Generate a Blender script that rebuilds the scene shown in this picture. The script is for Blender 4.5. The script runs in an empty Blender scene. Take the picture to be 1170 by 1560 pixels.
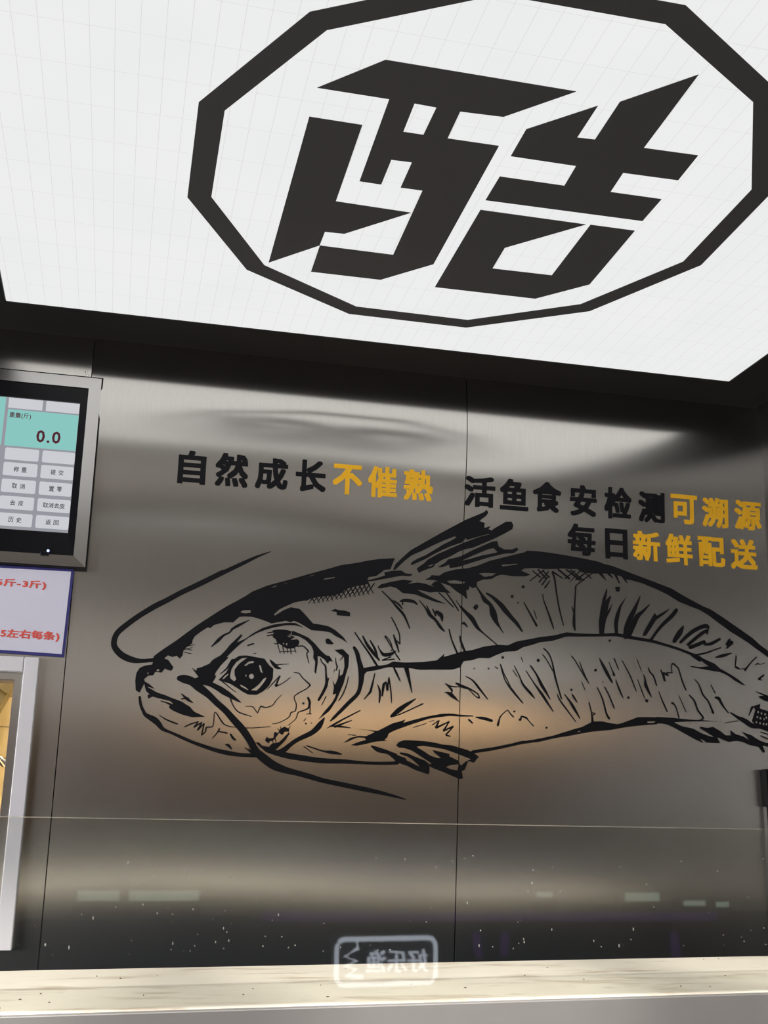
# Fish counter of a restaurant: brushed-steel back wall with an ink fish, ceiling light box, scale monitor.
# World axes: X along the back wall, Y into the wall (wall face at Y = 0), Z up. Metres.
import bpy, bmesh, math, random
from mathutils import Vector, Matrix

scene = bpy.context.scene
COL = scene.collection

# ------------------------------------------------------------------ camera
cam_data = bpy.data.cameras.new('camera')
cam_data.sensor_fit = 'HORIZONTAL'
cam_data.sensor_width = 36.0
cam_data.lens = 1714.840 / 1170.0 * 36.0
cam_data.clip_start = 0.01
cam = bpy.data.objects.new('camera', cam_data)
COL.objects.link(cam)
PITCH, YAW, ROLL = 0.275239, 0.227946, 0.014710
fw = Vector((math.sin(YAW) * math.cos(PITCH), math.cos(YAW) * math.cos(PITCH), math.sin(PITCH)))
rt = Vector((math.cos(YAW), -math.sin(YAW), 0))
up = rt.cross(fw)
rt, up = math.cos(ROLL) * rt + math.sin(ROLL) * up, -math.sin(ROLL) * rt + math.cos(ROLL) * up
rot = Matrix((rt, up, -fw)).transposed()
cam.matrix_world = Matrix.Translation((0, -2.2, 1.4)) @ rot.to_4x4()
scene.camera = cam

# ------------------------------------------------------------------ ambient light of the dining hall, exposure
world = bpy.data.worlds.new('hall_ambience')
world.use_nodes = True
scene.world = world
bg = world.node_tree.nodes['Background']
bg.inputs['Color'].default_value = (1.0, 0.93, 0.86, 1)
bg.inputs['Strength'].default_value = 0.285
scene.view_settings.view_transform = 'Standard'
scene.view_settings.look = 'None'
scene.view_settings.exposure = 0.0
scene.view_settings.gamma = 1.0
scene.view_settings.use_curve_mapping = False
LIGHT_BOX_STRENGTH = 0.87
LEDGE_WATTS, FILL_GLOW = 140.0, 15.0  # strengths of the added ledge spotlights and the added left window

# ------------------------------------------------------------------ materials
def srgb(r, g, b):
    f = lambda c: c / 12.92 if c <= 0.04045 else ((c + 0.055) / 1.055) ** 2.4
    return (f(r / 255), f(g / 255), f(b / 255), 1)

MATS = {}
def mat(name, color=(0.5, 0.5, 0.5, 1), rough=0.5, metal=0.0, emit=None, strength=1.0, bump=None, vary=0.0, vscale=20.0, spec=0.5, coat=0.0):
    """principled material with procedural colour variation and fine relief"""
    m = bpy.data.materials.new(name); m.use_nodes = True
    MATS[name] = m
    nt = m.node_tree; b = nt.nodes['Principled BSDF']
    b.inputs['Base Color'].default_value = color
    b.inputs['Roughness'].default_value = rough
    b.inputs['Metallic'].default_value = metal
    b.inputs['Specular IOR Level'].default_value = spec
    b.inputs['Coat Weight'].default_value = coat
    if emit:
        b.inputs['Emission Color'].default_value = emit
        b.inputs['Emission Strength'].default_value = strength
    tc = nt.nodes.new('ShaderNodeTexCoord')
    if vary:
        n = nt.nodes.new('ShaderNodeTexNoise'); n.inputs['Scale'].default_value = vscale; n.inputs['Detail'].default_value = 5
        nt.links.new(tc.outputs['Object'], n.inputs['Vector'])
        mx = nt.nodes.new('ShaderNodeMix'); mx.data_type = 'RGBA'
        d = [max(0, c * (1 - vary)) for c in color[:3]] + [1]; l = [min(1, c * (1 + vary)) for c in color[:3]] + [1]
        mx.inputs['A'].default_value = d; mx.inputs['B'].default_value = l
        nt.links.new(n.outputs['Fac'], mx.inputs['Factor'])
        nt.links.new(mx.outputs['Result'], b.inputs['Base Color'])
    if bump:
        n = nt.nodes.new('ShaderNodeTexNoise'); n.inputs['Scale'].default_value = bump[0]; n.inputs['Detail'].default_value = 3
        nt.links.new(tc.outputs['Object'], n.inputs['Vector'])
        bp = nt.nodes.new('ShaderNodeBump'); bp.inputs['Strength'].default_value = bump[1]; bp.inputs['Distance'].default_value = 0.002
        nt.links.new(n.outputs['Fac'], bp.inputs['Height']); nt.links.new(bp.outputs['Normal'], b.inputs['Normal'])
    return m

def brushed_steel(name, color, rough, rvar, grain=0.06):
    m = mat(name, color, rough, 1.0)
    nt = m.node_tree; b = nt.nodes['Principled BSDF']
    tc = nt.nodes.new('ShaderNodeTexCoord')
    mp = nt.nodes.new('ShaderNodeMapping'); mp.inputs['Scale'].default_value = (900, 900, 6)
    nt.links.new(tc.outputs['Object'], mp.inputs['Vector'])
    n = nt.nodes.new('ShaderNodeTexNoise'); n.inputs['Scale'].default_value = 1.0; n.inputs['Detail'].default_value = 2
    nt.links.new(mp.outputs['Vector'], n.inputs['Vector'])
    if grain:
        bp = nt.nodes.new('ShaderNodeBump'); bp.inputs['Strength'].default_value = grain; bp.inputs['Distance'].default_value = 0.0006
        nt.links.new(n.outputs['Fac'], bp.inputs['Height']); nt.links.new(bp.outputs['Normal'], b.inputs['Normal'])
    else:                                        # the brush marks only tint the sheet a little
        cm = nt.nodes.new('ShaderNodeMix'); cm.data_type = 'RGBA'
        cm.inputs['A'].default_value = [c * 0.93 for c in color[:3]] + [1]; cm.inputs['B'].default_value = [c * 1.07 for c in color[:3]] + [1]
        nt.links.new(n.outputs['Fac'], cm.inputs['Factor']); nt.links.new(cm.outputs['Result'], b.inputs['Base Color'])
        b.inputs['Anisotropic'].default_value = 0.86      # upright brush marks spread reflections sideways
        tg = nt.nodes.new('ShaderNodeCombineXYZ'); tg.inputs[0].default_value = 0.0 if 'side' in name else 1.0; tg.inputs[1].default_value = 1.0 if 'side' in name else 0.0
        nt.links.new(tg.outputs[0], b.inputs['Tangent'])
    # smears and water marks change the gloss
    n2 = nt.nodes.new('ShaderNodeTexNoise'); n2.inputs['Scale'].default_value = 3.5; n2.inputs['Detail'].default_value = 6
    nt.links.new(tc.outputs['Object'], n2.inputs['Vector'])
    mr = nt.nodes.new('ShaderNodeMapRange'); mr.inputs['To Min'].default_value = rough - rvar; mr.inputs['To Max'].default_value = rough + rvar
    nt.links.new(n2.outputs['Fac'], mr.inputs['Value'])
    # dried fish-tank splashes dull the foot of the sheets
    sz_ = nt.nodes.new('ShaderNodeSeparateXYZ'); nt.links.new(tc.outputs['Object'], sz_.inputs['Vector'])
    ft = nt.nodes.new('ShaderNodeMapRange'); ft.inputs['From Min'].default_value = 1.44; ft.inputs['From Max'].default_value = 1.32
    ft.inputs['To Min'].default_value = 0.0; ft.inputs['To Max'].default_value = 0.045 if name == 'steel_wall' else 0.0
    nt.links.new(sz_.outputs['Z'], ft.inputs['Value'])
    ad = nt.nodes.new('ShaderNodeMath'); ad.operation = 'ADD'
    nt.links.new(mr.outputs['Result'], ad.inputs[0]); nt.links.new(ft.outputs['Result'], ad.inputs[1]); nt.links.new(ad.outputs[0], b.inputs['Roughness'])
    return m

def emitter(name, color, strength=1.0):
    m = bpy.data.materials.new(name); m.use_nodes = True; MATS[name] = m
    nt = m.node_tree; nt.nodes.clear()
    o = nt.nodes.new('ShaderNodeOutputMaterial'); e = nt.nodes.new('ShaderNodeEmission')
    e.inputs['Color'].default_value = color; e.inputs['Strength'].default_value = strength
    nt.links.new(e.outputs['Emission'], o.inputs['Surface'])
    return m

brushed_steel('steel_wall', (0.66, 0.632, 0.588, 1), 0.205, 0.015, grain=0.0)
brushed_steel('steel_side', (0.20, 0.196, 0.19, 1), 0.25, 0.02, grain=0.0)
brushed_steel('steel_trim', (0.62, 0.60, 0.58, 1), 0.25, 0.05)
mat('steel_apron', srgb(150, 148, 146), 0.5, 0.25, vary=0.06, vscale=30)
mat('black_laminate', (0.010, 0.009, 0.009, 1), 0.5, vary=0.15, spec=0.25)
mat('wall_backing', (0.02, 0.02, 0.02, 1), 0.9)
mat('black_vinyl', srgb(20, 20, 24), 0.55, spec=0.2, vary=0.08, vscale=60)
mat('yellow_vinyl', srgb(255, 190, 46), 0.5, spec=0.2, vary=0.06, vscale=60)
mat('black_print', (0.012, 0.011, 0.012, 1), 0.55, emit=(1.0, 0.95, 0.95, 1), strength=0.017)
mat('black_plastic', srgb(16, 16, 20), 0.3, vary=0.1, spec=0.25)
mat('white_paint', srgb(226, 224, 228), 0.45, vary=0.04, bump=(60, 0.03))
mat('grey_paint', srgb(128, 120, 126), 0.5, vary=0.05)
mat('paper', srgb(218, 216, 232), 0.6, vary=0.02)
mat('navy_ink', srgb(52, 50, 120), 0.6, vary=0.05)
mat('red_ink', srgb(225, 84, 70), 0.6, vary=0.05)
mat('stone_ledge', srgb(232, 225, 210), 0.45, vary=0.13, vscale=9, bump=(140, 0.12))
mat('navy_cabinet', srgb(36, 52, 70), 0.4, vary=0.1)
mat('kitchen_tile', srgb(232, 214, 172), 0.35, vary=0.05, vscale=6)
mat('kitchen_dark', srgb(40, 36, 30), 0.6, vary=0.1)
mat('duct_metal', srgb(120, 106, 72), 0.5, 0.3, vary=0.12)
mat('chrome', (0.8, 0.8, 0.8, 1), 0.12, 1.0)
mat('floor_tile', srgb(92, 86, 80), 0.35, vary=0.12, vscale=4, bump=(30, 0.05))
mat('hall_wood', srgb(100, 80, 58), 0.5, vary=0.15, vscale=5)
mat('hall_ceiling', srgb(212, 206, 196), 0.8, vary=0.08)
mat('dark_cabinet', srgb(34, 30, 32), 0.45, vary=0.12)
mat('crumb_dirt', srgb(84, 70, 52), 0.8, vary=0.2)
mat('dried_droplet', srgb(128, 126, 120), 0.6, vary=0.1)
mat('pane_edge', srgb(150, 144, 130), 0.4, vary=0.2, vscale=12)
mat('rubber', srgb(14, 14, 15), 0.6, spec=0.2)
emitter('screen_grey', srgb(150, 150, 158), 1.0)
emitter('screen_button', srgb(203, 204, 210), 1.0)
emitter('screen_teal', srgb(138, 198, 192), 1.0)
emitter('screen_ink', srgb(64, 62, 68), 1.0)
emitter('screen_maroon', srgb(84, 40, 50), 1.0)
emitter('led_blue', (0.35, 0.45, 1.0, 1), 3.0)
emitter('neon_white', (0.80, 0.88, 1.0, 1), 4.8)
emitter('neon_purple', (0.36, 0.12, 0.75, 1), 0.42)
emitter('strip_panel', (0.75, 0.95, 0.75, 1), 1.6)
emitter('warm_bulb', (1.0, 0.60, 0.26, 1), 7.5)
emitter('cool_bulb', (0.9, 0.97, 1.0, 1), 5.0)
emitter('fill_glow', (0.97, 0.97, 1.0, 1), FILL_GLOW)  # panes of the added window, a fill from the left
emitter('kitchen_tube', (1.0, 0.92, 0.78, 1), 330.0)

def stain(name, color, scale, lo, hi):
    """old stains with a shape of their own"""
    nt = MATS[name].node_tree; b = nt.nodes['Principled BSDF']; src = b.inputs['Base Color'].links[0].from_socket
    tc = nt.nodes.new('ShaderNodeTexCoord'); mp = nt.nodes.new('ShaderNodeMapping'); mp.inputs['Scale'].default_value = (1, 3.2, 1)
    n = nt.nodes.new('ShaderNodeTexNoise'); n.inputs['Scale'].default_value = scale; n.inputs['Detail'].default_value = 7; n.inputs['Roughness'].default_value = 0.65
    mr = nt.nodes.new('ShaderNodeMapRange'); mr.inputs['From Min'].default_value = lo; mr.inputs['From Max'].default_value = hi
    mx = nt.nodes.new('ShaderNodeMix'); mx.data_type = 'RGBA'; mx.inputs['B'].default_value = color
    nt.links.new(tc.outputs['Object'], mp.inputs['Vector']); nt.links.new(mp.outputs['Vector'], n.inputs['Vector']); nt.links.new(n.outputs['Fac'], mr.inputs['Value'])
    nt.links.new(mr.outputs['Result'], mx.inputs['Factor']); nt.links.new(src, mx.inputs['A']); nt.links.new(mx.outputs['Result'], b.inputs['Base Color'])
stain('stone_ledge', srgb(176, 158, 134), 7, 0.54, 0.74)
stain('stone_ledge', srgb(150, 140, 122), 16, 0.62, 0.80)

def clear_edge():
    m = MATS['pane_edge']; nt = m.node_tree; b = nt.nodes['Principled BSDF']; o = [n for n in nt.nodes if n.type == 'OUTPUT_MATERIAL'][0]
    t = nt.nodes.new('ShaderNodeBsdfTransparent'); mx = nt.nodes.new('ShaderNodeMixShader'); mx.inputs[0].default_value = 0.45
    nt.links.new(t.outputs[0], mx.inputs[1]); nt.links.new(b.outputs[0], mx.inputs[2]); nt.links.new(mx.outputs[0], o.inputs['Surface'])
clear_edge()

def diffuser_material():
    m = emitter('light_box_diffuser', (1, 1, 1, 1), LIGHT_BOX_STRENGTH)
    nt = m.node_tree; e = [n for n in nt.nodes if n.type == 'EMISSION'][0]
    tc = nt.nodes.new('ShaderNodeTexCoord'); sp = nt.nodes.new('ShaderNodeSeparateXYZ')
    nt.links.new(tc.outputs['Object'], sp.inputs['Vector'])
    def line(axis, pitch, width):
        d = nt.nodes.new('ShaderNodeMath'); d.operation = 'DIVIDE'; d.inputs[1].default_value = pitch
        nt.links.new(sp.outputs[axis], d.inputs[0])
        f = nt.nodes.new('ShaderNodeMath'); f.operation = 'FRACT'; nt.links.new(d.outputs[0], f.inputs[0])
        l = nt.nodes.new('ShaderNodeMath'); l.operation = 'LESS_THAN'; l.inputs[1].default_value = width / pitch
        nt.links.new(f.outputs[0], l.inputs[0]); return l
    a = line('X', 0.0312, 0.0007); b = line('Y', 0.083, 0.0006)
    mxm = nt.nodes.new('ShaderNodeMath'); mxm.operation = 'MAXIMUM'
    nt.links.new(a.outputs[0], mxm.inputs[0]); nt.links.new(b.outputs[0], mxm.inputs[1])
    n = nt.nodes.new('ShaderNodeTexNoise'); n.inputs['Scale'].default_value = 5; n.inputs['Detail'].default_value = 1
    nt.links.new(tc.outputs['Object'], n.inputs['Vector'])
    ramp = nt.nodes.new('ShaderNodeMix'); ramp.data_type = 'RGBA'
    ramp.inputs['A'].default_value = (0.93, 0.945, 0.94, 1); ramp.inputs['B'].default_value = (1.0, 1.0, 1.0, 1)
    nt.links.new(n.outputs['Fac'], ramp.inputs['Factor'])
    mx = nt.nodes.new('ShaderNodeMix'); mx.data_type = 'RGBA'
    mx.inputs['B'].default_value = (0.80, 0.79, 0.77, 1)
    nt.links.new(mxm.outputs[0], mx.inputs['Factor']); nt.links.new(ramp.outputs['Result'], mx.inputs['A'])
    nt.links.new(mx.outputs['Result'], e.inputs['Color'])
diffuser_material()

def glass_material():
    m = bpy.data.materials.new('clear_pane'); m.use_nodes = True; MATS['clear_pane'] = m
    nt = m.node_tree; nt.nodes.clear()
    o = nt.nodes.new('ShaderNodeOutputMaterial'); t = nt.nodes.new('ShaderNodeBsdfTransparent'); g = nt.nodes.new('ShaderNodeBsdfGlossy')
    t.inputs['Color'].default_value = (0.94, 0.945, 0.93, 1); g.inputs['Roughness'].default_value = 0.02
    f = nt.nodes.new('ShaderNodeFresnel'); f.inputs['IOR'].default_value = 1.75
    ge = nt.nodes.new('ShaderNodeNewGeometry'); iv = nt.nodes.new('ShaderNodeMath'); iv.operation = 'SUBTRACT'; iv.inputs[0].default_value = 1.0
    mu = nt.nodes.new('ShaderNodeMath'); mu.operation = 'MULTIPLY'      # the thin pane reflects once, at the face it is entered by
    nt.links.new(ge.outputs['Backfacing'], iv.inputs[1]); nt.links.new(f.outputs[0], mu.inputs[0]); nt.links.new(iv.outputs[0], mu.inputs[1])
    mx = nt.nodes.new('ShaderNodeMixShader')
    nt.links.new(mu.outputs[0], mx.inputs[0]); nt.links.new(t.outputs[0], mx.inputs[1]); nt.links.new(g.outputs[0], mx.inputs[2])
    nt.links.new(mx.outputs[0], o.inputs['Surface'])
glass_material()

# ------------------------------------------------------------------ helpers
def link(o, parent=None):
    COL.objects.link(o)
    if parent is not None:
        o.parent = parent
    return o

def tag(o, label=None, cat=None, group=None, kind=None):
    if label: o['label'] = label
    if cat: o['category'] = cat
    if group: o['group'] = group
    if kind: o['kind'] = kind
    return o

def empty(name, loc=(0, 0, 0)):
    o = bpy.data.objects.new(name, None); o.empty_display_size = 0.05
    o.location = loc
    return link(o)

def finish(bm, name, material, parent=None, smooth=False):
    """link a bmesh given in world coordinates; the parent's origin is subtracted"""
    me = bpy.data.meshes.new(name)
    bmesh.ops.recalc_face_normals(bm, faces=bm.faces)
    if parent is not None:
        bmesh.ops.translate(bm, verts=bm.verts, vec=-parent_origin(parent))
    bm.to_mesh(me); bm.free()
    me.materials.append(MATS[material])
    if smooth:
        for p in me.polygons: p.use_smooth = True
        me.set_sharp_from_angle(angle=math.radians(35))
    o = bpy.data.objects.new(name, me)
    return link(o, parent)

def parent_origin(p):
    v = Vector(p.location)
    while p.parent is not None:
        p = p.parent; v += Vector(p.location)
    return v

def box(bm, x0, x1, y0, y1, z0, z1):
    v = [bm.verts.new((x, y, z)) for x in (x0, x1) for y in (y0, y1) for z in (z0, z1)]
    for f in ((0, 1, 3, 2), (4, 6, 7, 5), (0, 4, 5, 1), (2, 3, 7, 6), (0, 2, 6, 4), (1, 5, 7, 3)):
        bm.faces.new([v[i] for i in f])
    return v

def bevel(bm, w, seg=2):
    bmesh.ops.bevel(bm, geom=list(bm.edges), offset=w, segments=seg, affect='EDGES', profile=0.5)

def box_obj(name, material, dims, parent=None, bev=0.0, matrix=None):
    bm = bmesh.new(); box(bm, *dims)
    if bev: bevel(bm, bev)
    if matrix is not None: bmesh.ops.transform(bm, matrix=matrix, verts=bm.verts)
    return finish(bm, name, material, parent)

def tube(bm, pts, r, seg=10):
    """round tube along a list of points"""
    pts = [Vector(p) for p in pts]; rings = []
    for i, p in enumerate(pts):
        a = pts[max(i - 1, 0)]; b = pts[min(i + 1, len(pts) - 1)]
        d = (b - a).normalized(); ref = Vector((0, 0, 1)) if abs(d.z) < 0.9 else Vector((1, 0, 0))
        u = d.cross(ref).normalized(); w = d.cross(u).normalized()
        rr = r[i] if isinstance(r, (list, tuple)) else r
        rings.append([bm.verts.new(p + rr * (math.cos(2 * math.pi * k / seg) * u + math.sin(2 * math.pi * k / seg) * w)) for k in range(seg)])
    for a, b in zip(rings, rings[1:]):
        for k in range(seg):
            bm.faces.new((a[k], a[(k + 1) % seg], b[(k + 1) % seg], b[k]))
    bm.faces.new(rings[0]); bm.faces.new(rings[-1][::-1])

def lathe(bm, profile, center, seg=24):
    cx, cy, cz = center; rings = []
    for r, z in profile:
        rings.append([bm.verts.new((cx + r * math.cos(2 * math.pi * k / seg), cy + r * math.sin(2 * math.pi * k / seg), cz + z)) for k in range(seg)])
    for a, b in zip(rings, rings[1:]):
        for k in range(seg):
            bm.faces.new((a[k], a[(k + 1) % seg], b[(k + 1) % seg], b[k]))
    bm.faces.new(rings[0][::-1]); bm.faces.new(rings[-1])

def flat_shape(loops):
    """fill closed loops (even-odd, so inner loops are holes) -> (verts2d, faces) through a 2D curve"""
    cu = bpy.data.curves.new('tmp', 'CURVE'); cu.dimensions = '2D'; cu.fill_mode = 'BOTH'
    for lp in loops:
        sp = cu.splines.new('POLY'); n = len(lp)
        sp.points.add(n - 1)
        for i, (x, y) in enumerate(lp): sp.points[i].co = (x, y, 0, 1)
        sp.use_cyclic_u = True
    ob = bpy.data.objects.new('tmp', cu)
    me = ob.to_mesh()
    vs = [(v.co.x, v.co.y) for v in me.vertices]; fs = [list(p.vertices) for p in me.polygons]
    ob.to_mesh_clear(); bpy.data.objects.remove(ob); bpy.data.curves.remove(cu)
    return vs, fs

_glyph = {}
def glyph_shape(ch, bold):
    """outline of a character, filled, with its strokes fattened by 'bold' (em units)"""
    if (ch, bold) in _glyph: return _glyph[(ch, bold)]
    cu = bpy.data.curves.new('tmp', 'FONT'); cu.body = ch; cu.resolution_u = 2
    ob = bpy.data.objects.new('tmp', cu); COL.objects.link(ob)
    bpy.context.view_layer.update()
    me = ob.to_mesh()
    vs0 = [(v.co.x, v.co.y) for v in me.vertices]; fs0 = [list(p.vertices) for p in me.polygons]
    ob.to_mesh_clear(); bpy.data.objects.remove(ob); bpy.data.curves.remove(cu)
    vs, fs = [], []
    offs = [(0, 0)] if not bold else [(bold * a, bold * b) for a in (-1, -0.35, 0.35, 1) for b in (-0.8, 0, 0.8)]
    for k, (ox, oy) in enumerate(offs):
        n = len(vs); vs += [(x + ox, y + oy, k) for x, y in vs0]; fs += [[i + n for i in f] for f in fs0]
    _glyph[(ch, bold)] = (vs, fs)
    return vs, fs

def text_shape(txt, bold, gap=0.0):
    vs, fs, x = [], [], 0.0
    for ch in txt:
        if ch == ' ': x += 0.35; continue
        v, f = glyph_shape(ch, bold)
        l = min(q[0] for q in v); r = max(q[0] for q in v)
        n = len(vs)
        wide = ord(ch) > 0x2000
        dx = x if wide else x - l + 0.05
        vs += [(a + dx, b, k) for a, b, k in v]; fs += [[i + n for i in q] for q in f]
        x += (1.0 if wide else r - l + 0.12) + gap
    return vs, fs

def fit(vs, x0, x1, z0, z1):
    l = min(q[0] for q in vs); r = max(q[0] for q in vs); bo = min(q[1] for q in vs); t = max(q[1] for q in vs)
    return [(x0 + (a - l) / (r - l) * (x1 - x0), z0 + (b - bo) / (t - bo) * (z1 - z0), k) for a, b, k in vs]

def relief(vs, fs, place, thick):
    """thin raised layer: place(u, v, h) gives the world point of plan point (u, v) at height h;
    a third value of a plan point is its layer, so that overlapping pieces do not share a plane"""
    bm = bmesh.new()
    lift = lambda q: thick + (q[2] * 0.00002 if len(q) > 2 else 0.0)
    a = [bm.verts.new(place(q[0], q[1], lift(q))) for q in vs]
    for f in fs:
        try: bm.faces.new([a[i] for i in f])
        except ValueError: pass
    rim = [e for e in bm.edges if len(e.link_faces) == 1]
    idx = {v: i for i, v in enumerate(a)}; b = {}
    for e in rim:
        for v in e.verts:
            if v not in b: q = vs[idx[v]]; b[v] = bm.verts.new(place(q[0], q[1], 0.0))
    for e in rim:
        p, q = e.verts
        try: bm.faces.new((p, q, b[q], b[p]))
        except ValueError: pass
    return bm

# ------------------------------------------------------------------ back wall of steel sheets
ZC = 2.35738                       # ceiling height
SEAM1 = -0.1012                 # joint behind the monitor
def seam2(z): return 0.668 + (z - 1.42) * 0.0252
WALL_R, WALL_L = 1.395, -1.6

def smooth(t):
    t = max(0.0, min(1.0, t)); return t * t * (3 - 2 * t)
def wall_y(x, z):
    """the thin sheets are not flat: they belly out below the ceiling and waver"""
    amp = 0.45 if x < SEAM1 else 1.0
    zb = 2.165 + 0.012 * math.sin(x * 5.0 + 0.6)
    d = 0.0145 * smooth((z - (zb - 0.19)) / 0.24)
    d -= 0.013 * smooth((z - 2.225) / 0.14)      # and tuck back in at the ceiling
    d *= amp
    w = max(0.0, 1.43 - z)                        # the foot of the sheets is set back behind the counter
    d -= min(0.0095, 0.021 * w * w / (w + 0.02) * (1 + 0.30 * math.sin(5.2 * x + 0.4)))
    d += 0.0008 * math.sin(7 * x + 1.3) * math.sin(5 * z)
    return -d

wall_back = tag(empty('wall_back'), 'brushed stainless steel back wall made of tall sheets', kind='structure')
OPEN = (-0.66, -0.190, 1.2295, 1.659)        # hole behind the hatch frame
def sheet(name, xl, xr, z0, z1, nx, nz, hole=None):
    """one steel sheet; xl / xr are functions of z"""
    bm = bmesh.new(); grid = {}
    us = [i / nx for i in range(nx + 1)]; zs = [z0 + (z1 - z0) * j / nz for j in range(nz + 1)]
    if hole:
        for h in hole[2:]: zs.append(h)
        zs = sorted(set(zs))
        w = xr(0) - xl(0); us = sorted(set(us + [(h - xl(0)) / w for h in hole[:2]]))
    for j, z in enumerate(zs):
        for i, u in enumerate(us):
            x = xl(z) + (xr(z) - xl(z)) * u
            grid[i, j] = bm.verts.new((x, wall_y(x, z), z))
    for j in range(len(zs) - 1):
        for i in range(len(us) - 1):
            zm = (zs[j] + zs[j + 1]) / 2; xm = xl(zm) + (xr(zm) - xl(zm)) * (us[i] + us[i + 1]) / 2
            if hole and hole[0] < xm < hole[1] and hole[2] < zm < hole[3]: continue
            bm.faces.new((grid[i, j], grid[i + 1, j], grid[i + 1, j + 1], grid[i, j + 1]))
    ex = bmesh.ops.extrude_face_region(bm, geom=list(bm.faces))
    bmesh.ops.translate(bm, verts=[g for g in ex['geom'] if isinstance(g, bmesh.types.BMVert)], vec=(0, 0.004, 0))
    o = finish(bm, name, 'steel_wall', wall_back, True)
    return o
G = 0.0009
sheet('steel_sheet', lambda z: WALL_L, lambda z: SEAM1 - G, 0.0, ZC, 24, 90, OPEN)
sheet('steel_sheet', lambda z: SEAM1 + G, lambda z: seam2(z) - G, 0.0, ZC, 40, 120)
sheet('steel_sheet', lambda z: seam2(z) + G, lambda z: WALL_R, 0.0, ZC, 36, 120)
bm = bmesh.new()
for d in ((WALL_L, OPEN[0] - .01, .016, .05, 0, ZC), (OPEN[1] + .002, WALL_R, .016, .05, 0, ZC), (OPEN[0] - .01, OPEN[1] + .002, .016, .05, OPEN[3] + .01, ZC), (OPEN[0] - .01, OPEN[1] + .002, .016, .05, 0, OPEN[2] - .01)):
    box(bm, *d)
finish(bm, 'wall_core', 'wall_backing', wall_back)

# ------------------------------------------------------------------ other structure of the booth
tag(box_obj('wall_right', 'steel_side', (WALL_R, WALL_R + 0.06, -1.45, 0.05, 0, ZC + 0.3)), 'steel side wall right of the steel back wall', kind='structure')
BX0, BX1, BY0, BY1 = -0.2653, 1.2541, -0.1301, -1.2939
bm = bmesh.new()
for d in ((WALL_L, BX0, -1.45, 0.05, ZC, ZC + .05), (BX1, WALL_R, -1.45, 0.05, ZC, ZC + .05), (BX0, BX1, BY0, 0.05, ZC, ZC + .05), (BX0, BX1, -1.45, BY1, ZC, ZC + .05)):
    box(bm, *d)
tag(finish(bm, 'ceiling', 'black_laminate'), 'black ceiling border around the light box', kind='structure')
tag(box_obj('floor', 'floor_tile', (-4, 6, -9, 1.3, -0.05, 0)), 'grey tiled floor', kind='structure')

# light box set into the ceiling
light_box = tag(empty('ceiling_light_box', ((BX0 + BX1) / 2, (BY0 + BY1) / 2, ZC)), 'large white ceiling light box with a black twelve-sided emblem', 'light box')
box_obj('diffuser_panel', 'light_box_diffuser', (BX0 + .001, BX1 - .001, BY1 + .001, BY0 - .001, ZC + .0015, ZC + .012), light_box)
box_obj('casing', 'black_laminate', (BX0 + .001, BX1 - .001, BY1 + .001, BY0 - .001, ZC + .013, ZC + .11), light_box)
def pairs(a, k=1e-4): return [(a[i] * k, a[i + 1] * k) for i in range(0, len(a), 2)]
def under(u, v, h): return (u, v, ZC + .0015 - h)
RING = [[1642,-10520,460,-8386,468,-5901,1656,-3742,3779,-2461,6147,-2457,8200,-3763,9349,-5951,9255,-8425,8022,-10541,6007,-11746,3686,-11722],[1902,-10252,825,-8294,836,-5997,1941,-3981,3856,-2798,6074,-2789,7922,-3990,8993,-5980,8918,-8324,7781,-10277,5922,-11389,3780,-11367]]
EMBLEM = [[[1986,-9105,2743,-9884,5374,-9891,4612,-9119,3995,-9086,4003,-8433,4777,-8444,4820,-4787,4051,-3980,2781,-3961,2770,-4921,4056,-4924,4016,-7023,3664,-7020,3661,-7727,3347,-7714,3353,-7027,3010,-7032,2980,-9108],[3337,-9103,3653,-9091,3645,-8430,3347,-8429]],[[1988,-8445,2748,-8441,2766,-6371,4003,-6342,3096,-5418,2769,-5400,2764,-4928,2001,-4102]],[[5030,-8246,5021,-8924,5782,-9676,5793,-8918,6060,-8935,6036,-9829,6787,-10617,6826,-8921,7677,-8948,7704,-8281,6811,-8257,6848,-7715,7707,-7726,7709,-7050,5048,-7005,5049,-7692,6092,-7700,6058,-8250]],[[5062,-6707,6865,-6713,5839,-5654,5870,-4896,6977,-4925,6944,-6724,7724,-6732,7763,-4780,7014,-3990,5081,-3959]]]
vs, fs = flat_shape([pairs(l) for l in RING])
tag(finish(relief(vs, fs, under, .0008), 'emblem_ring', 'black_print', light_box), 'thick black twelve-sided ring')
for pl in EMBLEM:
    vs, fs = flat_shape([pairs(l) for l in pl])
    finish(relief(vs, fs, under, .0008), 'emblem_stroke', 'black_print', light_box)

# added spotlights, out of view, that brighten the stone ledge
def spotlight(loc, aim, watts, cone, label):
    p = tag(empty('added_spotlight', loc), label, 'lamp', 'added spotlights in the hall')
    d = (Vector(aim) - Vector(loc)).normalized(); v = Vector(loc)
    bm = bmesh.new(); tube(bm, [v - d * .16, v - d * .15, v - d * .02, v], [.03, .045, .05, .05], 20); finish(bm, 'can', 'dark_cabinet', p, True)
    bm = bmesh.new(); tube(bm, [v - d * .1, v - d * .1 + Vector((0, 0, .08)), Vector((v.x - d.x * .1, v.y - d.y * .1, 3.2))], .008, 8); finish(bm, 'drop_rod', 'dark_cabinet', p, True)
    l = bpy.data.lights.new('spotlight_beam', 'SPOT'); l.energy = watts; l.color = (1.0, 0.95, 0.9); l.spot_size = math.radians(cone); l.spot_blend = 0.4; l.shadow_soft_size = 0.045
    o = bpy.data.objects.new('beam', l); link(o, p); o.location = d * .012; o.rotation_euler = d.to_track_quat('-Z', 'Y').to_euler()
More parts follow.
